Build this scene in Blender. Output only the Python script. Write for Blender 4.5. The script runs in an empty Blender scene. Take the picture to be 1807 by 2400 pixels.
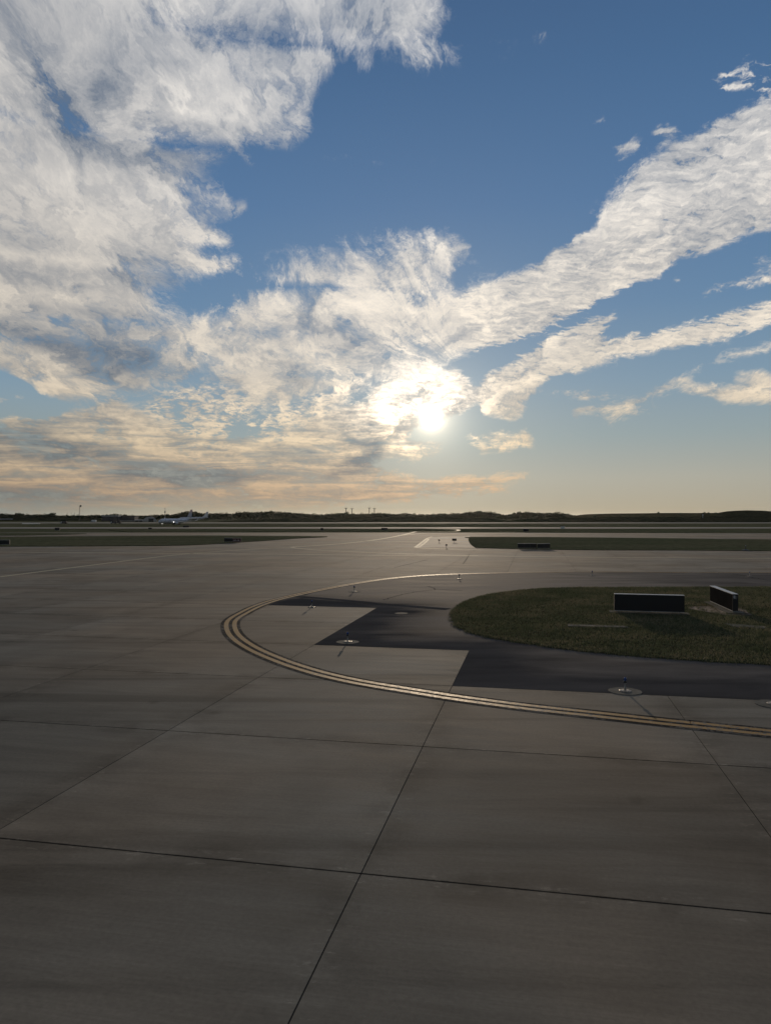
import bpy, bmesh, math, random
import numpy as np
from mathutils import Vector, Matrix

S = bpy.context.scene
R = math.radians
random.seed(7)

# ---------------------------------------------------------------- camera
CAM_H = 5.1                      # eye height in the aircraft cabin
FPX, CX, HY = 1736.0, 903.5, 1207.0   # focal length, principal column and horizon row of a 1807 x 2400 frame
cam_d = bpy.data.cameras.new('camera')
cam = bpy.data.objects.new('camera', cam_d)
S.collection.objects.link(cam)
cam_d.sensor_fit = 'VERTICAL'
cam_d.sensor_height = 24.0
cam_d.lens = 24.0 * FPX / 2400.0
cam_d.clip_start = 0.1
cam_d.clip_end = 60000
cam.location = (0, 0, CAM_H)
cam.rotation_euler = (R(90) + math.atan((HY - 1200.0) / FPX), 0, 0)
S.camera = cam

# ---------------------------------------------------------------- sun and exposure
SUN_AZ, SUN_EL = R(3.5), R(7.6)  # azimuth east of the view axis (+Y), elevation
sun_d = bpy.data.lights.new('sun', 'SUN')
sun_d.energy = 2.0
sun_d.angle = R(0.6)
sun_d.color = (1.0, 0.80, 0.58)
sun = bpy.data.objects.new('sun', sun_d)
S.collection.objects.link(sun)
SUN_DIR = Vector((math.sin(SUN_AZ) * math.cos(SUN_EL), math.cos(SUN_AZ) * math.cos(SUN_EL), math.sin(SUN_EL)))
sun.rotation_euler = (-SUN_DIR).to_track_quat('-Z', 'Y').to_euler()
S.view_settings.view_transform = 'Standard'
S.view_settings.look = 'None'
S.view_settings.exposure = 0.0
S.view_settings.gamma = 1.0
S.cycles.use_denoising = True
S.cycles.sample_clamp_indirect = 1.5

# ---------------------------------------------------------------- world: Nishita sky with high cloud
W = bpy.data.worlds.new('World')
S.world = W
W.use_nodes = True
W.cycles.sampling_method = 'MANUAL'
W.cycles.sample_map_resolution = 256
NT = W.node_tree
NT.nodes.clear()


class Nodes:
    """short-hand for wiring shader nodes"""
    def __init__(self, nt):
        self.nt = nt

    def put(self, sock, v):
        if isinstance(v, bpy.types.NodeSocket):
            self.nt.links.new(v, sock)
        elif v is not None:
            sock.default_value = v

    def node(self, kind, **kw):
        n = self.nt.nodes.new(kind)
        for k, v in kw.items():
            setattr(n, k, v)
        return n

    def math(self, op, a, b=None, c=None, clamp=False):
        n = self.node('ShaderNodeMath', operation=op, use_clamp=clamp)
        for i, v in enumerate((a, b, c)):
            self.put(n.inputs[i], v)
        return n.outputs[0]

    def vec(self, op, a, b=None):
        n = self.node('ShaderNodeVectorMath', operation=op)
        self.put(n.inputs[0], a)
        if op == 'SCALE':
            self.put(n.inputs['Scale'], b)
        elif b is not None:
            self.put(n.inputs[1], b)
        return n.outputs['Value'] if op in ('DOT_PRODUCT', 'LENGTH', 'DISTANCE') else n.outputs[0]

    def mix(self, f, a, b, blend='MIX', clampf=True):
        n = self.node('ShaderNodeMix', data_type='RGBA', blend_type=blend, clamp_factor=clampf)
        self.put(n.inputs[0], f)
        self.put(n.inputs[6], a)
        self.put(n.inputs[7], b)
        return n.outputs[2]

    def rng(self, v, a, b, c=0.0, d=1.0, kind='SMOOTHSTEP'):
        n = self.node('ShaderNodeMapRange', interpolation_type=kind)
        for i, x in enumerate((v, a, b, c, d)):
            self.put(n.inputs[i], x)
        return n.outputs[0]

    def noise(self, v, scale, detail=4, rough=0.55, dist=0.0, dims='3D', color=False):
        n = self.node('ShaderNodeTexNoise', noise_dimensions=dims)
        self.put(n.inputs['Vector'], v)
        self.put(n.inputs['Scale'], scale)
        self.put(n.inputs['Detail'], detail)
        self.put(n.inputs['Roughness'], rough)
        self.put(n.inputs['Distortion'], dist)
        return n.outputs['Color'] if color else n.outputs['Fac']

    def mapping(self, v, loc=(0, 0, 0), rot=(0, 0, 0), scale=(1, 1, 1)):
        n = self.node('ShaderNodeMapping')
        self.put(n.inputs[0], v)
        n.inputs[1].default_value = loc
        n.inputs[2].default_value = rot
        n.inputs[3].default_value = scale
        return n.outputs[0]

    def sep(self, v):
        n = self.node('ShaderNodeSeparateXYZ')
        self.put(n.inputs[0], v)
        return n.outputs

    def comb(self, x, y, z=0.0):
        n = self.node('ShaderNodeCombineXYZ')
        for i, v in enumerate((x, y, z)):
            self.put(n.inputs[i], v)
        return n.outputs[0]

    def ramp(self, v, stops, interp='LINEAR'):
        n = self.node('ShaderNodeValToRGB')
        n.color_ramp.interpolation = interp
        el = n.color_ramp.elements
        while len(el) < len(stops):
            el.new(0.5)
        for e, (p, c) in zip(el, stops):
            e.position = p
            e.color = (*c, 1.0) if len(c) == 3 else c
        self.put(n.inputs[0], v)
        return n.outputs[0]


# ---- where the cloud lies. Outlines of the cloud sheets are given in degrees of azimuth and elevation,
# written through a 1665-wide sketch grid (k px per radian of tangent), and turned into a smooth coverage field.
AZ0, AZ1, EL1 = -36.0, 36.0, 44.0
NROW = 84
KS, SX, SY = FPX * 0.92142, CX * 0.92142, HY * 0.92142
GX0, GX1, GY0, GY1, GS = -500, 2200, -620, 1120, 6


def cloud_field():
    xs = np.arange(GX0, GX1, GS, dtype=np.float32)
    ys = np.arange(GY0, GY1, GS, dtype=np.float32)
    X, Y = np.meshgrid(xs, ys)
    rs = np.random.RandomState(5)

    def smooth_noise(sx, sy):
        n = rs.rand(int(len(ys) * GS / sy) + 3, int(len(xs) * GS / sx) + 3)
        fy, fx = (Y - GY0) / sy, (X - GX0) / sx
        iy, ix = fy.astype(int), fx.astype(int)
        ty, tx = fy - iy, fx - ix
        ty = ty * ty * (3 - 2 * ty)
        tx = tx * tx * (3 - 2 * tx)
        return ((n[iy, ix] * (1 - tx) + n[iy, ix + 1] * tx) * (1 - ty) + (n[iy + 1, ix] * (1 - tx) + n[iy + 1, ix + 1] * tx) * ty) - 0.5

    wx = smooth_noise(90, 60) * 34 + smooth_noise(36, 26) * 26
    wy = smooth_noise(90, 60) * 24 + smooth_noise(36, 26) * 18
    Xw, Yw = X + wx, Y + wy
    Xf, Yf = X + 0.35 * wx, Y + 0.35 * wy      # fine features wander less

    def blur(a, r):
        k = max(1, int(r / GS))
        for ax in (0, 1):
            for _ in range(2):
                p = np.pad(a, [(k, k) if i == ax else (0, 0) for i in (0, 1)], mode='edge')
                c = np.cumsum(p, axis=ax)
                c = np.concatenate([np.zeros_like(np.take(c, [0], axis=ax)), c], axis=ax)
                n = a.shape[ax]
                a = (np.take(c, range(2 * k + 1, 2 * k + 1 + n), axis=ax) - np.take(c, range(0, n), axis=ax)) / (2 * k + 1)
        return a

    def poly(pts, Xw=Xw, Yw=Yw):
        inside = np.zeros(X.shape, bool)
        m = len(pts)
        for i in range(m):
            x1, y1 = pts[i]
            x2, y2 = pts[(i + 1) % m]
            if y1 == y2:
                continue
            c = ((y1 > Yw) != (y2 > Yw)) & (Xw < (x2 - x1) * (Yw - y1) / (y2 - y1) + x1)
            inside ^= c
        return inside.astype(np.float32)

    def line(pts, w):
        Xw, Yw = Xf, Yf
        d = np.full(X.shape, 1e9, np.float32)
        for (x1, y1), (x2, y2) in zip(pts[:-1], pts[1:]):
            vx, vy = x2 - x1, y2 - y1
            t = np.clip(((Xw - x1) * vx + (Yw - y1) * vy) / (vx * vx + vy * vy), 0, 1)
            d = np.minimum(d, np.hypot(Xw - x1 - t * vx, Yw - y1 - t * vy))
        return np.clip(1.2 - d / w, 0, 1)

    cov = np.zeros(X.shape, np.float32)
    bri = np.full(X.shape, 0.8, np.float32)
    tex = np.zeros(X.shape, np.float32)

    def put(mask, soft, c=None, b=None, t=None):
        nonlocal cov, bri, tex
        m = blur(mask, soft * (1.5 if soft >= 16 else 0.8))
        if c is not None:
            cov = cov * (1 - m) + c * m
        if b is not None:
            bri = bri * (1 - m) + b * m
        if t is not None:
            tex = tex * (1 - m) + t * m

    for kind, pts, soft, c, b, t in CLOUDS:
        if kind != 'p':
            put(line(pts, kind * 1.5), soft * 0.8, min(1.0, c * 1.06), b, max(t, 0.45))
        elif soft >= 16:
            put(poly(pts), soft, c, b, t)
        else:
            put(poly(pts, Xf, Yf), soft, c, b, t)
    # sample on an azimuth / elevation lattice
    az = np.radians(np.linspace(AZ0, AZ1, 217))
    rows = []
    for r in range(NROW):
        el = math.radians(EL1 * (r / (NROW - 1.0)) ** 1.35)
        px = SX + KS * np.tan(az)
        py = SY - KS * math.tan(el) / np.cos(az)
        ix = np.clip(((px - GX0) / GS), 0, len(xs) - 1.01)
        iy = np.clip(((py - GY0) / GS), 0, len(ys) - 1.01)
        jx, jy = ix.astype(int), iy.astype(int)
        fx, fy = ix - jx, iy - jy
        out = []
        for a in (cov, bri, tex):
            out.append((a[jy, jx] * (1 - fx) + a[jy, jx + 1] * fx) * (1 - fy) + (a[jy + 1, jx] * (1 - fx) + a[jy + 1, jx + 1] * fx) * fy)
        rows.append(out)
    return rows


CLOUDS = [
    ('p', [(-500, -620), (780, -620), (820, -200), (880, 10), (820, 85), (720, 125), (690, 200), (665, 300), (600, 330),
           (480, 340), (450, 380), (560, 440), (500, 500), (430, 540), (500, 575), (400, 620), (370, 680), (340, 720), (450, 740), (0, 797), (-500, 700)], 34, 0.50, 0.75, 0.0),
    ('p', [(420, 700), (500, 620), (600, 560), (640, 510), (760, 530), (850, 520), (930, 490), (1040, 510), (1020, 600), (900, 640), (600, 720)], 24, 0.46, 0.8, 0.2),
    # great sheet on the left, fraying to the right
    ('p', [(-500, -620), (760, -620), (900, -200), (985, 35), (900, 92), (720, 112), (690, 170), (640, 230), (665, 292), (600, 318),
           (470, 310), (405, 350), (440, 390), (440, 490), (400, 540), (385, 605), (345, 665), (320, 705), (450, 725), (640, 770), (420, 810),
           (250, 860), (130, 862), (0, 797), (-500, 700)], 26, 1.0, 0.86, 0.0),
    ('p', [(400, 395), (480, 400), (550, 445), (500, 475), (400, 475)], 14, 0.70, 0.75, 0.0),
    (15, [(370, 555), (440, 575), (505, 572)], 8, 0.82, 0.85, 0.0),
    (13, [(420, 510), (450, 505), (488, 518)], 6, 0.86, 0.9, 0.3),
    ('p', [(230, -60), (330, 50), (440, 130), (330, 190), (210, 280), (60, 330), (20, 290), (160, 200), (205, 110)], 24, 0.95, 0.22, 0.0),
    ('p', [(-60, -60), (190, -60), (200, 90), (120, 190), (0, 250), (-60, 250)], 24, 0.95, 0.62, 0.0),
    ('p', [(440, 20), (700, 30), (640, 100), (520, 110), (450, 80)], 22, 0.98, 0.42, 0.0),
    ('p', [(430, 230), (560, 130), (680, 40), (760, 60), (640, 190), (560, 280), (470, 290)], 26, 0.95, 1.0, 0.0),
    ('p', [(600, 160), (680, 190), (665, 300), (600, 322), (560, 280)], 14, 0.84, 0.9, 0.0),
    ('p', [(0, 480), (120, 500), (220, 570), (180, 640), (60, 590), (0, 560)], 26, 0.92, 0.50, 0.0),
    ('p', [(-500, 640), (0, 655), (120, 675), (250, 715), (400, 770), (430, 800), (260, 852), (140, 835), (60, 770), (-500, 720)], 22, 0.92, 0.16, 0.0),
    ('p', [(0, 715), (90, 760), (170, 800), (250, 850), (140, 862), (60, 830), (0, 790), (-300, 770), (-300, 700)], 14, 0.85, 0.85, 0.0),
    (10, [(330, 640), (350, 655), (365, 650)], 8, 0.35, 0.8, 0.0),
    ('p', [(300, 700), (360, 690), (470, 715), (640, 740), (700, 800), (640, 860), (520, 850), (420, 810), (330, 780)], 18, 0.94, 0.85, 0.1),
    # central fan and the long rippled band to the upper right
    ('p', [(440, 712), (520, 650), (600, 612), (690, 592), (640, 530), (720, 562), (800, 572), (850, 545), (935, 508), (1020, 522), (1005, 562),
           (945, 600), (1000, 640), (1100, 600), (1200, 545), (1290, 490), (1350, 420), (1390, 360), (1490, 300), (1560, 250), (1665, 215),
           (2200, 20), (2200, 330), (1665, 485), (1500, 550), (1390, 602), (1300, 652), (1200, 712), (1100, 752), (1000, 772), (950, 805),
           (850, 835), (700, 852), (560, 832), (430, 780)], 20, 0.96, 0.95, 0.25),
    ('p', [(990, 640), (1100, 600), (1200, 545), (1290, 490), (1350, 420), (1390, 360), (1490, 300), (1560, 250), (1665, 215), (2200, 20), (2200, 330),
           (1665, 485), (1500, 550), (1390, 602), (1300, 652), (1200, 712), (1100, 752), (1010, 760)], 14, 0.90, 0.92, 1.0),
    ('p', [(640, 640), (760, 600), (880, 560), (930, 530), (960, 560), (900, 620), (760, 680), (660, 700)], 22, 0.66, 0.8, 0.2),
    ('p', [(880, 640), (960, 600), (960, 640), (900, 680)], 14, 0.62, 0.75, 0.2),
    ('p', [(1000, 775), (1100, 752), (1200, 712), (1300, 652), (1395, 600), (1350, 655), (1250, 702), (1160, 748), (1075, 806), (1010, 828)], 7, 0.08, 0.7, 0.8),
    ('p', [(700, 745), (750, 730), (850, 738), (880, 760), (810, 800), (730, 790)], 18, 0.9, 0.22, 0.0),
    ('p', [(940, 715), (990, 710), (1010, 740), (960, 760)], 16, 0.85, 0.4, 0.0),
    ('p', [(620, 760), (690, 750), (680, 830), (600, 860), (560, 830)], 20, 0.85, 0.6, 0.0),
    # second band
    ('p', [(1015, 850), (1060, 800), (1150, 740), (1240, 692), (1330, 670), (1340, 690), (1300, 730), (1450, 702), (1665, 645), (2200, 520), (2200, 600),
           (1665, 700), (1560, 738), (1400, 762), (1250, 790), (1180, 830), (1140, 870), (1120, 912), (1060, 900), (1020, 872)], 12, 0.76, 0.88, 0.9),
    ('p', [(1040, 850), (1110, 830), (1180, 830), (1145, 872), (1120, 912), (1060, 895)], 12, 0.80, 0.62, 0.0),
    ('p', [(1200, 800), (1290, 770), (1360, 790), (1280, 800), (1220, 812)], 8, 0.76, 0.9, 0.6),
    ('p', [(1200, 850), (1300, 835), (1360, 850), (1290, 865)], 8, 0.70, 0.9, 0.6),
    # streaks at the right
    (14, [(1520, 640), (1580, 612), (1665, 598), (1900, 560)], 8, 0.68, 0.9, 0.8),
    (9, [(1405, 622), (1440, 610), (1470, 602)], 5, 0.66, 0.9, 0.8),
    (10, [(1500, 795), (1580, 772), (1680, 745), (1900, 700)], 7, 0.70, 0.92, 0.5),
    (9, [(1630, 560), (1700, 545)], 6, 0.6, 0.9, 0.8),
    (12, [(1240, 892), (1330, 880), (1400, 860), (1440, 830), (1480, 815)], 12, 0.84, 0.85, 0.0),
    ('p', [(1470, 830), (1560, 832), (1590, 795), (1640, 795), (1700, 820), (2000, 800), (2000, 880), (1665, 880), (1540, 868), (1470, 860)], 14, 0.72, 0.82, 0.15),
    (9, [(1300, 915), (1370, 895), (1420, 885)], 6, 0.74, 0.85, 0.0),
    # puffs
    ('p', [(1500, 170), (1560, 130), (1620, 115), (1700, 110), (1700, 205), (1640, 200), (1540, 200)], 14, 0.54, 0.95, 1.0),
    (15, [(1340, 325), (1380, 312)], 8, 0.80, 0.85, 0.7), (14, [(1422, 287), (1460, 278)], 8, 0.82, 0.85, 0.7), (8, [(1430, 315), (1460, 310)], 6, 0.7, 0.85, 0.7),
    (8, [(1280, 266), (1302, 262)], 5, 0.75, 0.8, 0.6), (8, [(1178, 468), (1198, 482)], 6, 0.68, 0.8, 0.6), (5, [(1060, 470), (1072, 470)], 4, 0.52, 0.8, 0.6),
    (14, [(985, 530), (1015, 540)], 8, 0.65, 0.85, 0.4),
    (6, [(545, 430), (560, 435)], 4, 0.5, 0.8, 0.3), (5, [(600, 460), (612, 480)], 4, 0.48, 0.8, 0.0),
    # low layer: swirls and bars above the trees on the left half
    ('p', [(-500, 905), (0, 900), (170, 880), (260, 862), (360, 900), (500, 945), (560, 930), (700, 895), (830, 850), (1000, 800), (1035, 850),
           (1010, 890), (900, 930), (840, 985), (820, 1012), (900, 1030), (1100, 1022), (1140, 1026), (1060, 1042), (1120, 1056), (900, 1082),
           (700, 1100), (-500, 1112)], 12, 0.82, 0.60, 0.6),
    ('p', [(-60, 800), (0, 800), (70, 835), (150, 880), (90, 898), (-60, 895)], 10, 0.12, 0.8, 0.6),
    (8, [(-20, 856), (50, 858)], 6, 0.62, 0.9, 0.6),
    ('p', [(300, 860), (420, 826), (560, 832), (640, 850), (560, 880), (500, 940), (430, 945), (330, 905)], 14, 0.60, 0.9, 0.9),
    ('p', [(520, 905), (640, 862), (760, 840), (800, 835), (740, 870), (640, 930), (540, 955)], 12, 0.52, 0.9, 0.9),
    ('p', [(560, 800), (650, 790), (680, 830), (600, 860), (530, 850)], 16, 0.8, 0.7, 0.1),
    (9, [(520, 965), (590, 945), (660, 905), (720, 870), (760, 840), (790, 835)], 7, 0.75, 0.85, 0.0),
    ('p', [(-500, 925), (100, 935), (200, 960), (280, 985), (170, 1000), (0, 992), (-500, 985)], 14, 0.85, 0.16, 0.0),
    ('p', [(170, 1012), (300, 1000), (450, 1010), (560, 1022), (640, 1030), (520, 1056), (330, 1052), (200, 1040)], 12, 0.85, 0.12, 0.0),
    ('p', [(-500, 1040), (0, 1050), (120, 1060), (300, 1075), (200, 1090), (-500, 1090)], 12, 0.8, 0.22, 0.0),
    ('p', [(690, 1035), (760, 985), (830, 945), (880, 912), (905, 900), (880, 925), (840, 965), (800, 1010), (720, 1055)], 10, 0.85, 0.18, 0.1),
    ('p', [(730, 960), (800, 950), (830, 962), (760, 972)], 8, 0.85, 0.15, 0.3),
    (10, [(300, 970), (420, 985), (560, 1000)], 8, 0.75, 0.8, 0.4),
    (6, [(0, 1012), (120, 1016), (240, 1022)], 5, 0.8, 0.9, 0.1),
    (8, [(880, 1040), (1000, 1038), (1140, 1026)], 6, 0.85, 0.95, 0.3),
    (6, [(860, 1070), (980, 1062), (1110, 1054)], 6, 0.62, 0.8, 0.2),
    (7, [(400, 1065), (560, 1050), (800, 1048)], 6, 0.8, 0.85, 0.3),
    # the bright gathering round the sun, and the flecks below and to its right
    ('p', [(800, 850), (860, 810), (930, 790), (1000, 830), (1030, 870), (960, 895), (900, 905), (820, 925)], 12, 0.9, 1.0, 0.5),
    (9, [(880, 912), (930, 886), (1000, 868)], 8, 0.8, 0.7, 0.2),
    ('p', [(830, 940), (900, 945), (930, 965), (870, 985), (835, 975)], 8, 0.86, 1.0, 0.5),
    (9, [(850, 985), (950, 978)], 5, 0.8, 0.95, 0.4), (9, [(870, 960), (960, 955)], 5, 0.8, 0.95, 0.4),
    (9, [(1010, 955), (1060, 940), (1090, 938)], 6, 0.80, 0.95, 0.6), (10, [(1040, 970), (1100, 960), (1130, 955)], 6, 0.76, 0.9, 0.6),
    ('p', [(1095, 945), (1130, 930), (1150, 930), (1165, 955), (1150, 980), (1130, 955)], 6, 0.84, 0.85, 0.2),
    (7, [(1200, 940), (1240, 938)], 4, 0.7, 0.85, 0.6), (4, [(1310, 963), (1330, 962)], 4, 0.5, 0.85, 0.6), (7, [(1180, 850), (1280, 848)], 4, 0.72, 0.9, 0.7),
    # the blue lane between the two long bands
    (7, [(1015, 805), (1085, 768), (1150, 734), (1233, 693), (1330, 644), (1430, 606)], 5, 0.04, 0.8, 0.8),
    ('p', [(1020, 760), (1100, 745), (1090, 775), (1030, 805), (1005, 790)], 8, 0.30, 0.85, 0.9),
]

N = Nodes(NT)
tc = N.node('ShaderNodeTexCoord')
D = tc.outputs['Generated']
dx, dy, dz = N.sep(D)[:]
hor = N.math('SQRT', N.math('ADD', N.math('MULTIPLY', dx, dx), N.math('MULTIPLY', dy, dy)))
az = N.math('MULTIPLY', N.math('ARCTAN2', dx, dy), 180 / math.pi)
el = N.math('MULTIPLY', N.math('ARCTAN2', dz, hor), 180 / math.pi)
elp = N.math('MAXIMUM', el, 0.0)
# coordinates on the cloud deck, compressed toward the horizon as a flat deck is
inv = N.math('DIVIDE', 1.0, N.math('ADD', N.math('MAXIMUM', dz, 0.0), 0.28))
P = N.comb(N.math('MULTIPLY', dx, inv), N.math('MULTIPLY', dy, inv), 0.0)
warp = N.noise(N.mapping(P, rot=(0, 0, R(20)), scale=(1.6, 0.9, 1)), 4.4, 6, 0.65, 0.3, color=True)
wv = N.sep(warp)
amp = N.rng(el, 0, 30, 0.3, 1.35, 'LINEAR')
azw = N.math('ADD', az, N.math('MULTIPLY', N.math('SUBTRACT', wv[0], 0.5), N.math('MULTIPLY', amp, 2.2)))
elw = N.math('MAXIMUM', N.math('ADD', el, N.math('MULTIPLY', N.math('SUBTRACT', wv[1], 0.5), amp)), 0.0)
u = N.rng(azw, AZ0, AZ1, 0.0, 1.0, 'LINEAR')
v = N.math('MULTIPLY', N.math('POWER', N.math('DIVIDE', elw, EL1), 1 / 1.35), NROW - 1.0)
uuu = N.comb(u, u, u)
field = None
for r, row in enumerate(cloud_field()):
    cn = N.node('ShaderNodeRGBCurve')
    for ch in range(3):
        cm = cn.mapping.curves[ch]
        ys = row[ch]
        m = len(ys)
        keep = [0] + [i for i in range(1, m - 1) if abs(ys[i] - 0.5 * (ys[i - 1] + ys[i + 1])) > 0.0035] + [m - 1]
        cm.points[0].location = (0, float(np.clip(ys[0], 0, 1)))
        cm.points[1].location = (1, float(np.clip(ys[-1], 0, 1)))
        for i in keep[1:-1]:
            cm.points.new(i / (m - 1.0), float(np.clip(ys[i], 0, 1)))
        for p in cm.points:
            p.handle_type = 'VECTOR'
    cn.mapping.update()
    N.put(cn.inputs['Color'], uuu)
    field = cn.outputs[0] if field is None else N.mix(N.math('SUBTRACT', v, r - 1.0), field, cn.outputs[0])
# past the sketched sector the sky goes on as broken sheets of the same kind
far_n = N.noise(N.mapping(P, scale=(0.55, 0.8, 1)), 1.8, 4, 0.55, 0.4)
far_cov = N.rng(far_n, 0.40, 0.62, 0.15, 0.85)
far_bri = N.rng(N.noise(P, 2.8, 3), 0.35, 0.6, 0.4, 0.95)
inside = N.math('MULTIPLY', N.rng(N.math('ABSOLUTE', az), 30, 36, 1, 0), N.rng(el, 37, 43, 1, 0))
field = N.mix(inside, N.comb(far_cov, far_bri, 0.4), field)
cov, bri, tex = N.sep(field)[:]

# fibrous detail, a fan of streaks and ripples
def contrast(x, k, c=0.5):
    return N.math('ADD', N.math('MULTIPLY', N.math('SUBTRACT', x, c), k), 0.5)


Pw = N.vec('ADD', P, N.vec('SCALE', N.vec('SUBTRACT', warp, (0.5, 0.5, 0.5)), 0.35))
fib = contrast(N.noise(N.mapping(Pw, rot=(0, 0, R(32)), scale=(2.6, 1.0, 1)), 3.4, 10, 0.66, 0.35), 2.1)
fan_a = N.math('ARCTAN2', N.math('SUBTRACT', el, 10.5), N.math('SUBTRACT', az, 6.5))
fan_r = N.math('SQRT', N.math('ADD', N.math('POWER', N.math('SUBTRACT', az, 6.5), 2.0), N.math('POWER', N.math('SUBTRACT', el, 10.5), 2.0)))
fan = contrast(N.noise(N.vec('ADD', N.comb(N.math('MULTIPLY', fan_a, 9.0), N.math('MULTIPLY', fan_r, 0.20), 0.0), N.vec('SCALE', warp, 2.6)), 1.0, 9, 0.66, 0.6), 1.9)
fan_w = N.math('MULTIPLY', N.rng(fan_r, 9, 20, 1, 0), N.math('MULTIPLY', N.rng(az, 2, 7, 1, 0), N.rng(el, 10, 13)))
fib = N.math('ADD', N.math('MULTIPLY', fib, N.math('SUBTRACT', 1.0, fan_w)), N.math('MULTIPLY', fan, fan_w))
Pr = N.vec('ADD', P, N.vec('SCALE', N.vec('SUBTRACT', warp, (0.5, 0.5, 0.5)), 0.12))
rip = contrast(N.noise(N.mapping(Pr, rot=(0, 0, R(9)), scale=(1.0, 2.6, 1)), 24.0, 5, 0.62, 0.4), 2.3)
mid = N.noise(N.mapping(Pw, loc=(7, 2, 0), rot=(0, 0, R(25)), scale=(1.5, 0.9, 1)), 3.1, 5, 0.57, 0.8)
dap = contrast(N.noise(N.comb(N.math('MULTIPLY', azw, 1.3), N.math('MULTIPLY', elw, 3.6), 5.0), 1.0, 6, 0.66, 0.5), 2.5)
dapw = N.rng(el, 7, 14, 1, 0)
rip = N.math('ADD', N.math('MULTIPLY', rip, N.math('SUBTRACT', 1.0, dapw)), N.math('MULTIPLY', dap, dapw))
det = N.math('ADD', N.math('MULTIPLY', fib, N.math('SUBTRACT', 1.0, tex)), N.math('MULTIPLY', N.math('ADD', N.math('MULTIPLY', rip, 0.7), N.math('MULTIPLY', fib, 0.3)), tex))
dd = N.math('ADD', N.math('ADD', cov, N.math('MULTIPLY', N.math('SUBTRACT', mid, 0.5), 0.75)), N.math('MULTIPLY', N.math('SUBTRACT', det, 0.5), N.rng(tex, 0, 1, 1.0, 0.95, 'LINEAR')))
alpha = N.rng(dd, N.rng(tex, 0, 1, 0.32, 0.42, 'LINEAR'), N.rng(tex, 0, 1, 0.94, 0.68, 'LINEAR'))
alpha = N.math('MULTIPLY', alpha, N.math('MULTIPLY', N.rng(cov, 0.04, 0.30), 0.96))
alpha = N.math('MULTIPLY', alpha, N.rng(el, 0.2, 1.6, 0.35, 1.0))
low = N.rng(el, 4, 10, 1, 0)
bars = contrast(N.noise(N.comb(N.math('MULTIPLY', az, 0.16), N.math('MULTIPLY', elw, 1.5), 2.0), 1.0, 6, 0.6, 0.6), 2.4)
alpha = N.math('MULTIPLY', alpha, N.math('SUBTRACT', 1.0, N.math('MULTIPLY', low, N.rng(bars, 0.2, 0.55, 0.4, 0.0))))
shade = N.math('ADD', N.math('MULTIPLY', bri, N.rng(low, 0, 1, 0.74, 0.98)), N.math('MULTIPLY', N.math('SUBTRACT', mid, 0.51), N.rng(low, 0, 1, 2.0, 0.8)))
shade = N.math('ADD', shade, N.math('MULTIPLY', low, N.math('MULTIPLY', N.math('SUBTRACT', bars, 0.5), 1.1)))
shade = N.math('ADD', shade, N.math('MULTIPLY', N.math('SUBTRACT', det, 0.5), N.rng(tex, 0, 1, 0.60, 0.85, 'LINEAR')), clamp=True)

# sunward angle in degrees
sd = N.vec('DOT_PRODUCT', N.vec('NORMALIZE', D), tuple(SUN_DIR))
th = N.math('MULTIPLY', N.math('ARCCOSINE', N.math('MINIMUM', sd, 1.0)), 180 / math.pi)


def gauss(sig):
    q = N.math('DIVIDE', th, sig)
    return N.math('POWER', 2.718, N.math('MULTIPLY', N.math('MULTIPLY', q, q), -1.0))


sky = N.node('ShaderNodeTexSky', sky_type='NISHITA')
sky.sun_disc = False
sky.sun_elevation = SUN_EL
sky.sun_rotation = SUN_AZ
sky.altitude = 220
sky.air_density = 1.0
sky.dust_density = 0.6
sky.ozone_density = 2.0
STRENGTH = 0.1
K = 1.0 / STRENGTH

nis = N.vec('SCALE', sky.outputs[0], STRENGTH)
nis = N.vec('DIVIDE', nis, N.vec('ADD', N.vec('SCALE', nis, 1.3), (1.0, 1.0, 1.0)))     # the camera's highlight roll-off
grad = N.ramp(N.math('DIVIDE', elp, 90.0), [
    (0.0, (.43, .37, .27)), (0.03, (.415, .405, .345)), (0.065, (.29, .365, .385)), (0.11, (.20, .315, .425)), (0.17, (.120, .240, .405)),
    (0.25, (.080, .185, .365)), (0.34, (.056, .140, .295)), (0.42, (.045, .108, .24)), (0.65, (.045, .095, .20)), (1.0, (.035, .08, .17))])
air = N.mix(N.rng(el, 0, 8, 0.93, 0.82), nis, grad)
# away from the sun the low sky is greyer and dimmer
side = N.math('MULTIPLY', N.rng(N.math('ABSOLUTE', N.math('ADD', az, -6.0)), 12, 40), N.rng(el, 2, 9, 1, 0))
air = N.mix(N.math('MULTIPLY', side, N.rng(az, -10, 20, 0.9, 0.35)), air, (.235, .255, .235, 1))
back = N.rng(N.math('ABSOLUTE', az), 50, 150, 1.0, 0.55)
air = N.vec('SCALE', air, back)
aur = N.math('ADD', N.math('ADD', N.math('MULTIPLY', gauss(0.75), 3.0), N.math('MULTIPLY', gauss(1.7), 0.5)), N.math('ADD', N.math('MULTIPLY', gauss(3.2), 0.25), N.math('MULTIPLY', gauss(8.0), 0.10)))
air = N.vec('ADD', air, N.vec('SCALE', (1.0, 0.86, 0.62), aur))

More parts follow.
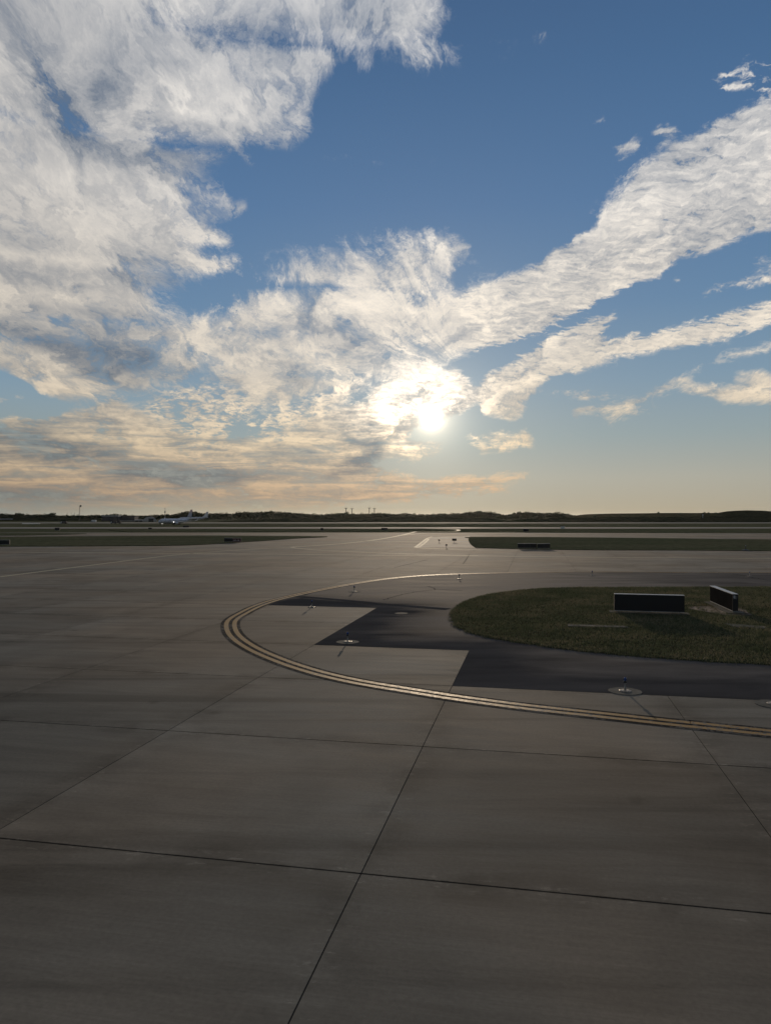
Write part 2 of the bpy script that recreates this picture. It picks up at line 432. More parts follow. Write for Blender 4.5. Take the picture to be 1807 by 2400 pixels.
c_hi = N.ramp(N.math('DIVIDE', elp, 45.0), [(0.0, (.54, .36, .22)), (0.05, (.62, .45, .29)), (0.12, (.80, .64, .44)), (0.25, (.95, .83, .67)), (0.5, (.93, .87, .79)), (0.8, (.90, .87, .83))])
c_lo = N.ramp(N.math('DIVIDE', elp, 45.0), [(0.0, (.17, .175, .175)), (0.1, (.135, .16, .185)), (0.3, (.16, .205, .27)), (1.0, (.17, .22, .31))])
cl = N.mix(shade, c_lo, c_hi)
cl = N.vec('SCALE', cl, N.math('MULTIPLY', back, N.rng(az, -30, -5, 0.8, 1.0)))
qx = N.math('POWER', N.math('DIVIDE', N.math('SUBTRACT', azw, 2.6), 4.3), 2.0)
qy = N.math('POWER', N.math('DIVIDE', N.math('SUBTRACT', elw, 8.2), 2.9), 2.0)
veil = N.math('POWER', 2.718, N.math('MULTIPLY', N.math('ADD', qx, qy), -1.0))
veil = N.math('MULTIPLY', veil, N.math('MULTIPLY', shade, N.rng(det, 0.3, 0.65, 0.5, 2.8, 'LINEAR')))
boost = N.math('ADD', 1.0, N.math('ADD', veil, N.math('MULTIPLY', gauss(9.0), 0.22)))
cl = N.vec('SCALE', cl, boost)
cl = N.vec('ADD', cl, N.vec('SCALE', (1.0, 0.9, 0.7), N.math('MULTIPLY', gauss(0.6), 4.0)))
sky_c = N.mix(alpha, air, cl)
sky_c = N.vec('SCALE', sky_c, K)
bg = N.node('ShaderNodeBackground')
N.put(bg.inputs[0], sky_c)
bg.inputs[1].default_value = STRENGTH
out = N.node('ShaderNodeOutputWorld')
NT.links.new(bg.outputs[0], out.inputs[0])

# ================================================================ helpers
COL = S.collection


def G(px, py, z=0.0):
    """ground point on the apron from a bearing and a depression, both in sketch units of a 1807 x 2400 frame"""
    y = FPX * (CAM_H - z) / (py - HY)
    return Vector(((px - CX) * y / FPX, y, z))


def bear(px, y):
    return (px - CX) * y / FPX


def terrain(y):
    """the field falls three metres between 310 m and 560 m"""
    t = min(1.0, max(0.0, (y - 310.0) / 250.0))
    return -3.0 * t * t * (3 - 2 * t)


class MB:
    """collects shapes into one mesh"""
    def __init__(self):
        self.v, self.f = [], []

    def face(self, pts):
        n = len(self.v)
        self.v += [tuple(p) for p in pts]
        self.f.append(tuple(range(n, n + len(pts))))
        return self

    def box(self, c, s, rz=0.0, taper=1.0):
        n = len(self.v)
        co, si = math.cos(rz), math.sin(rz)
        for k in (-1, 1):
            t = 1.0 if k < 0 else taper
            for i, j in ((-1, -1), (1, -1), (1, 1), (-1, 1)):
                x, y = i * s[0] / 2 * t, j * s[1] / 2 * t
                self.v.append((c[0] + x * co - y * si, c[1] + x * si + y * co, c[2] + k * s[2] / 2))
        for q in ((0, 3, 2, 1), (4, 5, 6, 7), (0, 1, 5, 4), (1, 2, 6, 5), (2, 3, 7, 6), (3, 0, 4, 7)):
            self.f.append(tuple(n + i for i in q))
        return self

    def lathe(self, prof, c=(0, 0, 0), seg=16, axis='z'):
        """prof: (radius, height) pairs"""
        n = len(self.v)
        for r, h in prof:
            for k in range(seg):
                a = 2 * math.pi * k / seg
                p = (r * math.cos(a), r * math.sin(a), h)
                if axis == 'y':
                    p = (p[0], p[2], p[1])
                elif axis == 'x':
                    p = (p[2], p[0], p[1])
                self.v.append((c[0] + p[0], c[1] + p[1], c[2] + p[2]))
        for i in range(len(prof) - 1):
            for k in range(seg):
                a, b = n + i * seg + k, n + i * seg + (k + 1) % seg
                self.f.append((a, b, b + seg, a + seg))
        self.f.append(tuple(n + k for k in reversed(range(seg))))
        self.f.append(tuple(n + (len(prof) - 1) * seg + k for k in range(seg)))
        return self

    def bar(self, a, b, r0, r1=None, seg=6):
        a, b = Vector(a), Vector(b)
        r1 = r0 if r1 is None else r1
        d = (b - a).normalized()
        u = d.orthogonal().normalized()
        w = d.cross(u)
        n = len(self.v)
        for p, r in ((a, r0), (b, r1)):
            for k in range(seg):
                t = 2 * math.pi * k / seg
                self.v.append(tuple(p + u * (r * math.cos(t)) + w * (r * math.sin(t))))
        for k in range(seg):
            q = (k + 1) % seg
            self.f.append((n + k, n + q, n + seg + q, n + seg + k))
        self.f.append(tuple(n + k for k in reversed(range(seg))))
        self.f.append(tuple(n + seg + k for k in range(seg)))
        return self

    def prism(self, pts, z0, z1):
        n, m = len(self.v), len(pts)
        self.v += [(p[0], p[1], z0) for p in pts] + [(p[0], p[1], z1) for p in pts]
        self.f.append(tuple(n + i for i in reversed(range(m))))
        self.f.append(tuple(n + m + i for i in range(m)))
        for i in range(m):
            j = (i + 1) % m
            self.f.append((n + i, n + j, n + m + j, n + m + i))
        return self

    def loft(self, rings):
        n, m = len(self.v), len(rings[0])
        for r in rings:
            self.v += [tuple(p) for p in r]
        for i in range(len(rings) - 1):
            for k in range(m):
                q = (k + 1) % m
                self.f.append((n + i * m + k, n + i * m + q, n + (i + 1) * m + q, n + (i + 1) * m + k))
        self.f.append(tuple(n + k for k in reversed(range(m))))
        self.f.append(tuple(n + (len(rings) - 1) * m + k for k in range(m)))
        return self

    def mesh(self, name, smooth=False):
        me = bpy.data.meshes.new(name)
        me.from_pydata(self.v, [], self.f)
        bm = bmesh.new()
        bm.from_mesh(me)
        bmesh.ops.recalc_face_normals(bm, faces=bm.faces)
        bm.to_mesh(me)
        bm.free()
        if smooth:
            me.polygons.foreach_set('use_smooth', [True] * len(me.polygons))
        return me

    def build(self, name, mat, parent=None, smooth=False, loc=None):
        return link(name, self.mesh(name, smooth), mat, parent, loc)


def link(name, me, mat, parent=None, loc=None):
    if mat is not None and not me.materials:
        me.materials.append(mat)
    o = bpy.data.objects.new(name, me)
    COL.objects.link(o)
    if parent is not None:
        o.parent = parent
    if loc is not None:
        o.location = loc
    return o


def thing(name, loc, label, cat, group=None, rz=0.0):
    o = bpy.data.objects.new(name, None)
    o.empty_display_size = 0.3
    COL.objects.link(o)
    o.location = loc
    o.rotation_euler = (0, 0, rz)
    return tag(o, label, cat, group)


def tag(o, label=None, cat=None, group=None, kind=None):
    for k, val in (('label', label), ('category', cat), ('group', group), ('kind', kind)):
        if val:
            o[k] = val
    return o


def copy_tree(src, loc, rz=None, label=None):
    r = src.copy()
    COL.objects.link(r)
    r.location = loc
    if rz is not None:
        r.rotation_euler = (0, 0, rz)
    if label:
        r['label'] = label
    for ch in list(src.children):
        c = ch.copy()
        COL.objects.link(c)
        c.parent = r
        for g in list(ch.children):
            d = g.copy()
            COL.objects.link(d)
            d.parent = c
    return r


def strip(pts, width, z, side=0.0):
    """flat ribbon along a ground polyline, shifted sideways by `side` (positive to the left of travel)"""
    mb = MB()
    pts = [Vector((p[0], p[1])) for p in pts]
    L, Rr = [], []
    for i, p in enumerate(pts):
        a, b = pts[max(0, i - 1)], pts[min(len(pts) - 1, i + 1)]
        d = (b - a).normalized()
        nrm = Vector((-d.y, d.x))
        L.append(p + nrm * (side + width / 2))
        Rr.append(p + nrm * (side - width / 2))
    n = len(pts)
    for i in range(n):
        zz = z if not callable(z) else z(pts[i].y)
        mb.v.append((L[i].x, L[i].y, zz))
        mb.v.append((Rr[i].x, Rr[i].y, zz))
    for i in range(n - 1):
        mb.f.append((2 * i, 2 * i + 1, 2 * i + 3, 2 * i + 2))
    return mb


def spline(pts, step=0.5):
    """Catmull-Rom through ground points"""
    P3 = [Vector((p[0], p[1])) for p in pts]
    out = []
    for i in range(len(P3) - 1):
        p0, p1, p2, p3 = P3[max(0, i - 1)], P3[i], P3[i + 1], P3[min(len(P3) - 1, i + 2)]
        m = max(2, int((p2 - p1).length / step))
        for k in range(m):
            t = k / m
            out.append(0.5 * ((2 * p1) + (p2 - p0) * t + (2 * p0 - 5 * p1 + 4 * p2 - p3) * t * t + (3 * p1 - p0 - 3 * p2 + p3) * t ** 3))
    out.append(P3[-1])
    return out


# ================================================================ materials
def material(name, base, rough=0.8, metal=0.0, spec=0.5, coat=0.0):
    m = bpy.data.materials.new(name)
    m.use_nodes = True
    b = m.node_tree.nodes['Principled BSDF']
    b.inputs['Base Color'].default_value = (*base, 1)
    b.inputs['Roughness'].default_value = rough
    b.inputs['Metallic'].default_value = metal
    b.inputs['Specular IOR Level'].default_value = spec
    b.inputs['Coat Weight'].default_value = coat
    return m, Nodes(m.node_tree), b


def worn(name, base, var=0.25, scale=3.0, rough=0.7, metal=0.0, spec=0.5, coat=0.0):
    """plain paint or metal with a little grime"""
    m, n, b = material(name, base, rough, metal, spec, coat)
    tcn = n.node('ShaderNodeTexCoord')
    k = n.noise(tcn.outputs['Object'], scale, 5, 0.6)
    f = n.rng(k, 0.3, 0.7, 1 - var, 1 + var, 'LINEAR')
    n.put(b.inputs['Base Color'], n.vec('SCALE', base, f))
    n.put(b.inputs['Roughness'], n.rng(k, 0.3, 0.7, max(0.05, rough - 0.12), min(1.0, rough + 0.12), 'LINEAR'))
    return m


SLAB_RZ = -R(11.4)


def concrete_mat(name, tone=1.0, slabs=True, spec=0.04):
    m, n, b = material(name, (.15, .14, .12), 0.9, spec=spec)
    geo = n.node('ShaderNodeNewGeometry')
    pos = n.mapping(geo.outputs['Position'], rot=(0, 0, -SLAB_RZ))
    blotch = n.noise(pos, 0.16, 5, 0.6, 0.4)
    streak = n.noise(n.mapping(pos, scale=(0.25, 2.2, 1)), 0.9, 6, 0.65, 0.3)
    fine = n.noise(pos, 14.0, 4, 0.7)
    broom = n.noise(n.mapping(pos, scale=(0.6, 26, 1)), 1.0, 2, 0.6)
    f = n.rng(blotch, 0.3, 0.7, 0.74, 1.24, 'LINEAR')
    f = n.math('MULTIPLY', f, n.rng(streak, 0.3, 0.7, 0.84, 1.14, 'LINEAR'))
    f = n.math('MULTIPLY', f, n.rng(fine, 0.25, 0.75, 0.86, 1.14, 'LINEAR'))
    f = n.math('MULTIPLY', f, n.rng(broom, 0.3, 0.7, 0.94, 1.06, 'LINEAR'))
    if slabs:
        oi = n.node('ShaderNodeObjectInfo')
        f = n.math('MULTIPLY', f, n.rng(oi.outputs['Random'], 0, 1, 0.85, 1.12, 'LINEAR'))
        # stain and ravelled paste along the joints
        tcn = n.node('ShaderNodeTexCoord')
        gx, gy, _ = n.sep(tcn.outputs['Object'])[:]
        ex = n.math('SUBTRACT', 3.04, n.math('ABSOLUTE', gx))
        ey = n.math('SUBTRACT', 2.95, n.math('ABSOLUTE', gy))
        e = n.math('MINIMUM', ex, ey)
        spall = n.math('MULTIPLY', n.rng(e, 0.0, 0.45, 1, 0), n.rng(n.noise(n.mapping(pos, scale=(1, 2.5, 1)), 2.6, 6, 0.75), 0.56, 0.66))
        stain = n.math('MULTIPLY', n.rng(e, 0.0, 0.9, 1, 0), n.rng(n.noise(pos, 0.7, 4, 0.6), 0.42, 0.62))
        dirt = n.math('MULTIPLY', n.rng(n.math('ADD', ey, n.math('MULTIPLY', n.noise(pos, 3.0, 4, 0.7), -0.06)), -0.03, 0.010, 1, 0), n.rng(n.noise(pos, 0.5, 3), 0.3, 0.55, 0.35, 0.75))
        f = n.math('MULTIPLY', f, n.math('SUBTRACT', 1.0, dirt))
        f = n.math('MULTIPLY', f, n.math('SUBTRACT', 1.0, n.math('MULTIPLY', stain, 0.26)))
        f = n.math('ADD', f, n.math('MULTIPLY', spall, 0.55))
        # rubber laid down by turning wheels, drips, and worn pale scuffs
        tyre = n.noise(n.mapping(geo.outputs['Position'], rot=(0, 0, R(-28)), scale=(0.035, 0.9, 1)), 1.0, 5, 0.6, 0.5)
        f = n.math('MULTIPLY', f, n.rng(tyre, 0.30, 0.52, 0.72, 1.06))
        drip = n.node('ShaderNodeTexVoronoi', feature='F1')
        n.put(drip.inputs['Vector'], pos)
        n.put(drip.inputs['Scale'], 0.42)
        f = n.math('MULTIPLY', f, n.rng(n.math('ADD', drip.outputs['Distance'], n.math('MULTIPLY', n.noise(pos, 5, 4), 0.12)), 0.08, 0.17, 0.72, 1.0))
        scuff = n.rng(n.noise(n.mapping(pos, scale=(0.5, 3.0, 1)), 1.9, 7, 0.78), 0.64, 0.74)
        f = n.math('ADD', f, n.math('MULTIPLY', scuff, 0.28))
    else:
        # tyre-dark lanes and the joints that are too far to be built
        lane = n.noise(n.mapping(geo.outputs['Position'], rot=(0, 0, R(4)), scale=(0.01, 0.22, 1)), 1.0, 4, 0.6)
        f = n.math('MULTIPLY', f, n.rng(lane, 0.35, 0.62, 0.82, 1.12))
    hue = n.mix(n.rng(n.noise(pos, 0.09, 3, 0.5), 0.35, 0.65), (.160 * tone, .147 * tone, .119 * tone, 1), (.182 * tone, .147 * tone, .106 * tone, 1))
    n.put(b.inputs['Base Color'], n.vec('SCALE', hue, f))
    n.put(b.inputs['Roughness'], n.rng(streak, 0.3, 0.7, 0.82, 0.95, 'LINEAR'))
    bp = n.node('ShaderNodeBump')
    bp.inputs['Strength'].default_value = 0.06
    bp.inputs['Distance'].default_value = 0.004
    n.put(bp.inputs['Height'], n.math('ADD', fine, broom))
    n.put(b.inputs['Normal'], bp.outputs[0])
    return m


M = {}
M['slab'] = concrete_mat('slab_concrete')
M['pave'] = concrete_mat('pavement_concrete', 0.95, False)
M['pave_light'] = concrete_mat('pale_concrete', 2.0, False, 0.09)
M['pad'] = worn('pad_concrete', (.15, .137, .112), 0.3, 4, 0.95, spec=0.01)
M['seal'] = worn('joint_sealant', (.024, .022, .020), 0.3, 2, 0.95, spec=0.0)
M['runway'] = worn('runway_concrete', (.21, .20, .175), 0.12, 0.05, 0.9, spec=0.06)


def asphalt_mat(name, dark):
    m, n, b = material(name, (.05, .05, .05), 0.95, spec=0.0)
    geo = n.node('ShaderNodeNewGeometry')
    pos = geo.outputs['Position']
    big = n.noise(n.mapping(pos, rot=(0, 0, R(11)), scale=(0.5, 1.6, 1)), 0.35, 6, 0.62, 0.4)
    fine = n.noise(pos, 30, 4, 0.75)
    f = n.math('MULTIPLY', n.rng(big, 0.3, 0.7, 0.72, 1.25, 'LINEAR'), n.rng(fine, 0.25, 0.75, 0.7, 1.3, 'LINEAR'))
    if dark:
        b.inputs['Specular IOR Level'].default_value = 0.0
        col = (.060, .057, .055)
    else:
        at = n.node('ShaderNodeAttribute', attribute_name='wear')
        w = n.math('ADD', at.outputs['Fac'], n.math('MULTIPLY', n.math('SUBTRACT', big, 0.5), 0.7))
        n.put(b.inputs['Specular IOR Level'], n.rng(w, 0.1, 0.95, 0.0, 0.011))
        col = n.mix(n.rng(w, 0.1, 0.95), (.070, .065, .061, 1), (.125, .112, .099, 1))
    n.put(b.inputs['Base Color'], n.vec('SCALE', col, f))
    n.put(b.inputs['Roughness'], n.rng(big, 0.3, 0.7, 0.82, 0.95, 'LINEAR'))
    bp = n.node('ShaderNodeBump')
    bp.inputs['Strength'].default_value = 0.06
    bp.inputs['Distance'].default_value = 0.006
    n.put(bp.inputs['Height'], fine)
    n.put(b.inputs['Normal'], bp.outputs[0])
    return m


M['asphalt'] = asphalt_mat('weathered_asphalt', False)
M['asphalt_dark'] = asphalt_mat('fresh_asphalt', True)


def paint_mat(name, col, under, worn_at, rough, spec=0.2):
    """airfield paint, scuffed through to what is beneath"""
    m, n, b = material(name, col, rough, spec=spec)
    geo = n.node('ShaderNodeNewGeometry')
    pos = geo.outputs['Position']
    k = n.noise(pos, 7.0, 6, 0.7)
    k2 = n.noise(pos, 0.45, 3, 0.6)
    g = n.rng(n.math('ADD', k, n.math('MULTIPLY', n.math('SUBTRACT', k2, 0.5), 0.6)), worn_at, worn_at + 0.08)
    c = n.vec('SCALE', col, n.rng(k2, 0.3, 0.7, 0.8, 1.1, 'LINEAR'))
    n.put(b.inputs['Base Color'], n.mix(g, c, (*under, 1)))
    n.put(b.inputs['Roughness'], n.rng(k, 0.3, 0.7, rough - 0.08, rough + 0.15, 'LINEAR'))
    return m


M['yellow'] = paint_mat('yellow_paint', (.31, .175, .045), (.14, .12, .09), 0.53, 0.58, 0.11)
M['black_paint'] = paint_mat('black_paint', (.028, .027, .026), (.12, .108, .092), 0.50, 0.95, 0.010)
M['line_paint'] = paint_mat('pale_line_paint', (.44, .39, .26), (.18, .16, .13), 0.62, 0.75, 0.05)


def grass_ground(name, a, c, sc):
    m, n, b = material(name, a, 1.0, spec=0.0)
    geo = n.node('ShaderNodeNewGeometry')
    pos = geo.outputs['Position']
    k = n.noise(pos, sc, 6, 0.65, 0.3)
    k2 = n.noise(n.mapping(pos, scale=(0.3, 1, 1)), sc * 0.12, 4, 0.6)
    col = n.mix(n.rng(k2, 0.35, 0.65), (*a, 1), (*c, 1))
    n.put(b.inputs['Base Color'], n.vec('SCALE', col, n.rng(k, 0.3, 0.7, 0.6, 1.4, 'LINEAR')))
    bp = n.node('ShaderNodeBump')
    bp.inputs['Strength'].default_value = 0.5
    bp.inputs['Distance'].default_value = 0.03
    n.put(bp.inputs['Height'], k)
    n.put(b.inputs['Normal'], bp.outputs[0])
    return m


M['field'] = grass_ground('field_grass', (.078, .084, .046), (.105, .098, .058), 0.8)
M['turf'] = grass_ground('turf_soil', (.040, .046, .022), (.058, .050, .028), 2.5)
M['soil'] = worn('red_soil', (.085, .050, .032), 0.4, 3, 0.95)


def blade_mat():
    m, n, b = material('grass_blade', (.05, .08, .02), 0.7, spec=0.25)
    geo = n.node('ShaderNodeNewGeometry')
    rnd = geo.outputs['Random Per Island']
    k = n.rng(n.noise(geo.outputs['Position'], 0.30, 5, 0.65), 0.3, 0.7, 0.0, 1.0, 'LINEAR')
    col = n.ramp(n.math('ADD', n.math('MULTIPLY', rnd, 0.5), n.math('MULTIPLY', k, 0.55)), [(0.12, (.052, .066, .032)), (0.42, (.090, .104, .052)), (0.66, (.145, .138, .078)), (0.9, (.26, .21, .13))])
    n.put(b.inputs['Base Color'], col)
    tr = n.node('ShaderNodeBsdfTranslucent')
    n.put(tr.inputs[0], col)
    mx = n.node('ShaderNodeMixShader')
    mx.inputs[0].default_value = 0.35
    out_n = m.node_tree.nodes['Material Output']
    n.nt.links.new(b.outputs[0], mx.inputs[1])
    n.nt.links.new(tr.outputs[0], mx.inputs[2])
    n.nt.links.new(mx.outputs[0], out_n.inputs[0])
    return m


M['blade'] = blade_mat()


def leaf_mat(name, a, c):
    m, n, b = material(name, a, 0.75, spec=0.2)
    geo = n.node('ShaderNodeNewGeometry')
    oi = n.node('ShaderNodeObjectInfo')
    f = n.math('ADD', n.math('MULTIPLY', geo.outputs['Random Per Island'], 0.6), n.math('MULTIPLY', oi.outputs['Random'], 0.4))
    n.put(b.inputs['Base Color'], n.mix(f, (*a, 1), (*c, 1)))
    return m


M['leaf'] = leaf_mat('tree_leaf', (.018, .028, .012), (.045, .060, .022))
M['bark'] = worn('bark', (.06, .045, .035), 0.3, 3, 0.9)
M['hill'] = grass_ground('hill_grass', (.085, .070, .034), (.060, .056, .028), 0.15)
M['hill_dark'] = grass_ground('hill_scrub', (.022, .026, .014), (.034, .034, .018), 0.3)
M['black'] = worn('black_sign_paint', (.010, .010, .011), 0.3, 3, 0.5)
M['sign_face'] = worn('sign_face_dark', (.022, .020, .018), 0.15, 1, 0.9, spec=0.0)
M['alu'] = worn('aluminium', (.40, .40, .39), 0.2, 4, 0.5, metal=0.6)
M['steel'] = worn('galvanised_steel', (.30, .30, .29), 0.2, 6, 0.45, metal=0.7)
M['plate'] = worn('light_base_metal', (.34, .27, .19), 0.3, 9, 0.5, metal=0.2)
M['lamp_body'] = worn('lamp_body', (.015, .016, .018), 0.3, 9, 0.4)
M['white'] = worn('white_paint', (.70, .70, .68), 0.1, 1, 0.5)
M['white_label'] = worn('white_label', (.62, .62, .60), 0.1, 9, 0.6)
M['red_face'] = worn('red_sign_face', (.060, .012, .010), 0.2, 2, 0.45)
M['grey_wall'] = worn('grey_wall', (.16, .155, .15), 0.2, 0.4, 0.8)
M['dark_wall'] = worn('dark_wall', (.05, .05, .052), 0.25, 0.4, 0.8)
M['roof'] = worn('pale_roof', (.36, .36, .34), 0.15, 0.3, 0.6)
M['silver'] = worn('silver_fuselage', (.42, .44, .47), 0.08, 0.5, 0.32, metal=0.25)
M['wing'] = worn('wing_grey', (.40, .41, .42), 0.1, 0.4, 0.4, metal=0.2)
M['dark_glass'] = worn('dark_glass', (.02, .022, .028), 0.2, 2, 0.12)
M['tyre'] = worn('tyre_rubber', (.02, .02, .02), 0.2, 5, 0.85)
M['stripe_red'] = worn('stripe_red', (.30, .03, .03), 0.1, 1, 0.45)
M['stripe_blue'] = worn('stripe_blue', (.03, .05, .16), 0.1, 1, 0.45)


def blue_lens():
    m, n, b = material('blue_lens', (.02, .06, .22), 0.08, spec=0.6)
    b.inputs['Transmission Weight'].default_value = 0.35
    return m


M['lens'] = blue_lens()


def lit_mat(name, col, power):
    m, n, b = material(name, col, 0.4)
    b.inputs['Emission Color'].default_value = (*col, 1)
    b.inputs['Emission Strength'].default_value = power
    return m


M['lit'] = lit_mat('lit_lamp', (1.0, .96, .88), 5.0)

# ================================================================ the setting
# ground: one sheet to the horizon, falling a little beyond the runway
mb = MB()
ylines = [-4000, -300, 0, 200, 310] + [310 + 250 * k / 10 for k in range(1, 11)] + [700, 1000, 2000, 6000, 12000]
xlines = [-12000, -6000, -2000, -800, -300, 0, 300, 800, 2000, 6000, 12000]
for y in ylines:
    for x in xlines:
        mb.v.append((x, y, terrain(y) - 0.06))
nx = len(xlines)
for j in range(len(ylines) - 1):
    for i in range(nx - 1):
        a = j * nx + i
        mb.f.append((a, a + 1, a + nx + 1, a + nx))
tag(mb.build('ground', M['field'], smooth=True), kind='structure')

# concrete beneath and beyond the built slabs, out to the parallel taxiway
mb = MB().face([(-420, -60, -.010), (420, -60, -.010), (420, 216, -.010), (-420, 216, -.010)])
tag(mb.build('taxiway', M['pave']), kind='structure')
for name, y0, y1 in (('runway', 277, 306), ('far_runway', 722, 800)):
    mb = MB()
    for x in range(-1800, 1800, 100):
        mb.face([(x, y0, terrain(y0) + .03), (x + 100, y0, terrain(y0) + .03), (x + 100, y1, terrain(y1) + .03), (x, y1, terrain(y1) + .03)])
    tag(mb.build(name, M['runway']), kind='structure')

# ---- slab grid
T = Vector((math.cos(SLAB_RZ), math.sin(SLAB_RZ)))
NV = Vector((-math.sin(SLAB_RZ), math.cos(SLAB_RZ)))
ST, SN = 6.08, 5.90
O0 = Vector((-0.347, 10.556))


def grid(i, j):
    return O0 + T * (ST * i) + NV * (SN * j)


# ---- the double yellow edge line sweeping round the shoulder
Z7 = lambda x, y: (500 + x / 2.3786, 1320 + y / 2.3786)
curve_px = [(1807, 1342.4), (1446, 1340.7), (1284, 1341.3), (1175, 1343), (1067, 1345.6), (985, 1349.4), (904, 1357.0)]
curve_px += [Z7(x, y) for x, y in [(780, 115), (600, 148), (450, 180), (330, 210), (240, 242), (170, 277), (118, 308), (97, 338), (108, 385), (150, 430), (230, 480),
                                   (330, 525), (450, 570), (600, 615), (750, 650), (900, 678), (1100, 710), (1300, 742)]]
curve_px += [(1130.5, 1643.7), (1239, 1657.6), (1419, 1677), (1598, 1696.6), (1807, 1718)]
cg = [G(*p).to_2d() for p in curve_px]
cg = [cg[0] + Vector((90, 0.6)), cg[0] + Vector((30, 0.2))] + cg + [cg[-1] + (cg[-1] - cg[-3]).normalized() * 14]
edge_line = spline(cg, 0.35)

# ---- asphalt shoulder: stepped along the slab joints, bounded by the yellow line on the far side
f_cut = G(613, 1417).to_2d()
k_cut = min(range(len(edge_line)), key=lambda k: (edge_line[k] - f_cut).length)
stairs = [grid(14, 2), grid(0, 2), grid(0, 3), grid(-1, 3), grid(-1, 5), edge_line[k_cut]]
outline = stairs + [edge_line[k] for k in range(k_cut - 1, -1, -2)] + [Vector((cg[0].x, grid(14, 2).y))]


def inside(p, poly):
    c = False
    n = len(poly)
    for i in range(n):
        a, b = poly[i], poly[(i + 1) % n]
        if (a[1] > p[1]) != (b[1] > p[1]) and p[0] < (b[0] - a[0]) * (p[1] - a[1]) / (b[1] - a[1]) + a[0]:
            c = not c
    return c


def seg_dist(p, a, b):
    v = b - a
    t = max(0, min(1, (p - a).dot(v) / max(v.length_squared, 1e-9)))
    return (p - a - v * t).length


bm = bmesh.new()
bm.faces.new([bm.verts.new((p.x, p.y, 0.003)) for p in outline])
bmesh.ops.triangulate(bm, faces=bm.faces[:])
for y in [18 + 1.6 * k for k in range(32)]:
    bmesh.ops.bisect_plane(bm, geom=bm.verts[:] + bm.edges[:] + bm.faces[:], plane_co=(0, y, 0), plane_no=(0, 1, 0))
for x in [-8 + 1.6 * k for k in range(34)]:
    bmesh.ops.bisect_plane(bm, geom=bm.verts[:] + bm.edges[:] + bm.faces[:], plane_co=(x, 0, 0), plane_no=(1, 0, 0))
bmesh.ops.recalc_face_normals(bm, faces=bm.faces)
me = bpy.data.meshes.new('asphalt_shoulder')
bm.to_mesh(me)
bm.free()
att = me.attributes.new('wear', 'FLOAT', 'POINT')
for i, vtx in enumerate(me.vertices):
    p = vtx.co.to_2d()
    d = min(seg_dist(p, stairs[k], stairs[k + 1]) for k in range(len(stairs) - 1))
    att.data[i].value = min(1.0, max(0.0, (d - 0.5) / 7.5)) * (1.0 if p.x < 9 else max(0.55, 1 - (p.x - 9) * 0.03))
shoulder = tag(link('asphalt_shoulder', me, M['asphalt']), kind='structure')
if shoulder.data.polygons[0].normal.z < 0:
    shoulder.data.flip_normals()

# ---- apron slabs, each its own piece, over a bed of joint sealant
slab = MB()
hw, hd, cut = ST / 2 - 0.007, SN / 2 - 0.012, 0.003
slab.v = [(sx * (hw - c), sy * (hd - c), z) for z, c in ((-.2, 0), (-.006, 0), (0, cut)) for sx, sy in ((-1, -1), (1, -1), (1, 1), (-1, 1))]
slab.f = [(8, 9, 10, 11)] + [(a + k, a + (k + 1) % 4, a + 4 + (k + 1) % 4, a + 4 + k) for a in (0, 4) for k in range(4)]
slab_me = slab.mesh('concrete_slab')
slab_me.materials.append(M['slab'])
seal = MB()
cells = []
for j in range(-3, 22):
    for i in range(-18, 20):
        cor = [grid(i, j), grid(i + 1, j), grid(i + 1, j + 1), grid(i, j + 1)]
        c = (cor[0] + cor[2]) / 2
        if c.y < 3.0 or c.y > 118 or min(abs(p.x) / max(p.y, 4.0) for p in cor) > 0.60:
            continue
        probe = [cor[k] * 0.96 + c * 0.04 for k in range(4)] + [c]
        if all(inside(p, outline) for p in probe):
            continue
        cells.append((c.y, c, cor))
cells.sort(key=lambda q: q[0])
cells = cells[:300]
for _, c, cor in cells:
    seal.face([(p.x, p.y, -.0065) for p in cor])
apron = tag(seal.build('apron', M['seal']), kind='structure')
for _, c, cor in cells:
    o = link('concrete_slab', slab_me, None, apron, (c.x, c.y, 0))
    o.rotation_euler = (R(random.uniform(-.01, .01)), R(random.uniform(-.01, .01)), SLAB_RZ)
print('slabs', len(cells), 'farthest', cells[-1][0])

# ---- markings on the near shoulder line: black ground, two yellow stripes
tag(strip(edge_line, 0.88, 0.0075).build('edge_marking', M['black_paint']), kind='structure')
mark = COL.objects['edge_marking']
for s in (-1, 1):
    strip(edge_line, 0.205, 0.0105, s * 0.185).build('yellow_stripe', M['yellow'], mark)

# ---- patches and sealed cracks on the shoulder
Z6 = lambda x, y: G(700 + x / 6.404, 1350 + y / 6.404)
for pts in ([(-90, 300), (0, 262), (150, 225), (300, 203), (385, 200), (100, 288)], [(-330, 420), (-160, 352), (40, 332), (420, 366), (830, 402), (1000, 440), (1130, 462), (700, 462), (-60, 447), (-420, 438)]):
    mb = MB().face([(p.x, p.y, .0055) for p in (Z6(*q) for q in pts)])
    mb.build('asphalt_patch', M['asphalt_dark'], shoulder)
strip(spline([Z6(x, y) for x, y in [(-20, 308), (400, 342), (800, 377), (1250, 424), (1665, 455), (2250, 500)]], 1.0), 0.75, .0058).build('trench_patch', M['asphalt_dark'], shoulder)
cracks = [[Z7(950, 205), Z7(1040, 178), Z7(1140, 158), Z7(1240, 145), Z7(1190, 128)], [Z7(1240, 145), Z7(1390, 153)],
          [(1300, 1342), (1387, 1352), (1480, 1357)], [(1715, 1345), (1756, 1352), (1807, 1362), (1840, 1366)]]
for c in cracks:
    pts = spline([G(*p) for p in c], 0.4)
    pts = [p + Vector((random.gauss(0, .05), random.gauss(0, .05))) for p in pts]
    strip(pts, 0.07, .0056).build('sealed_crack', M['seal'], shoulder)
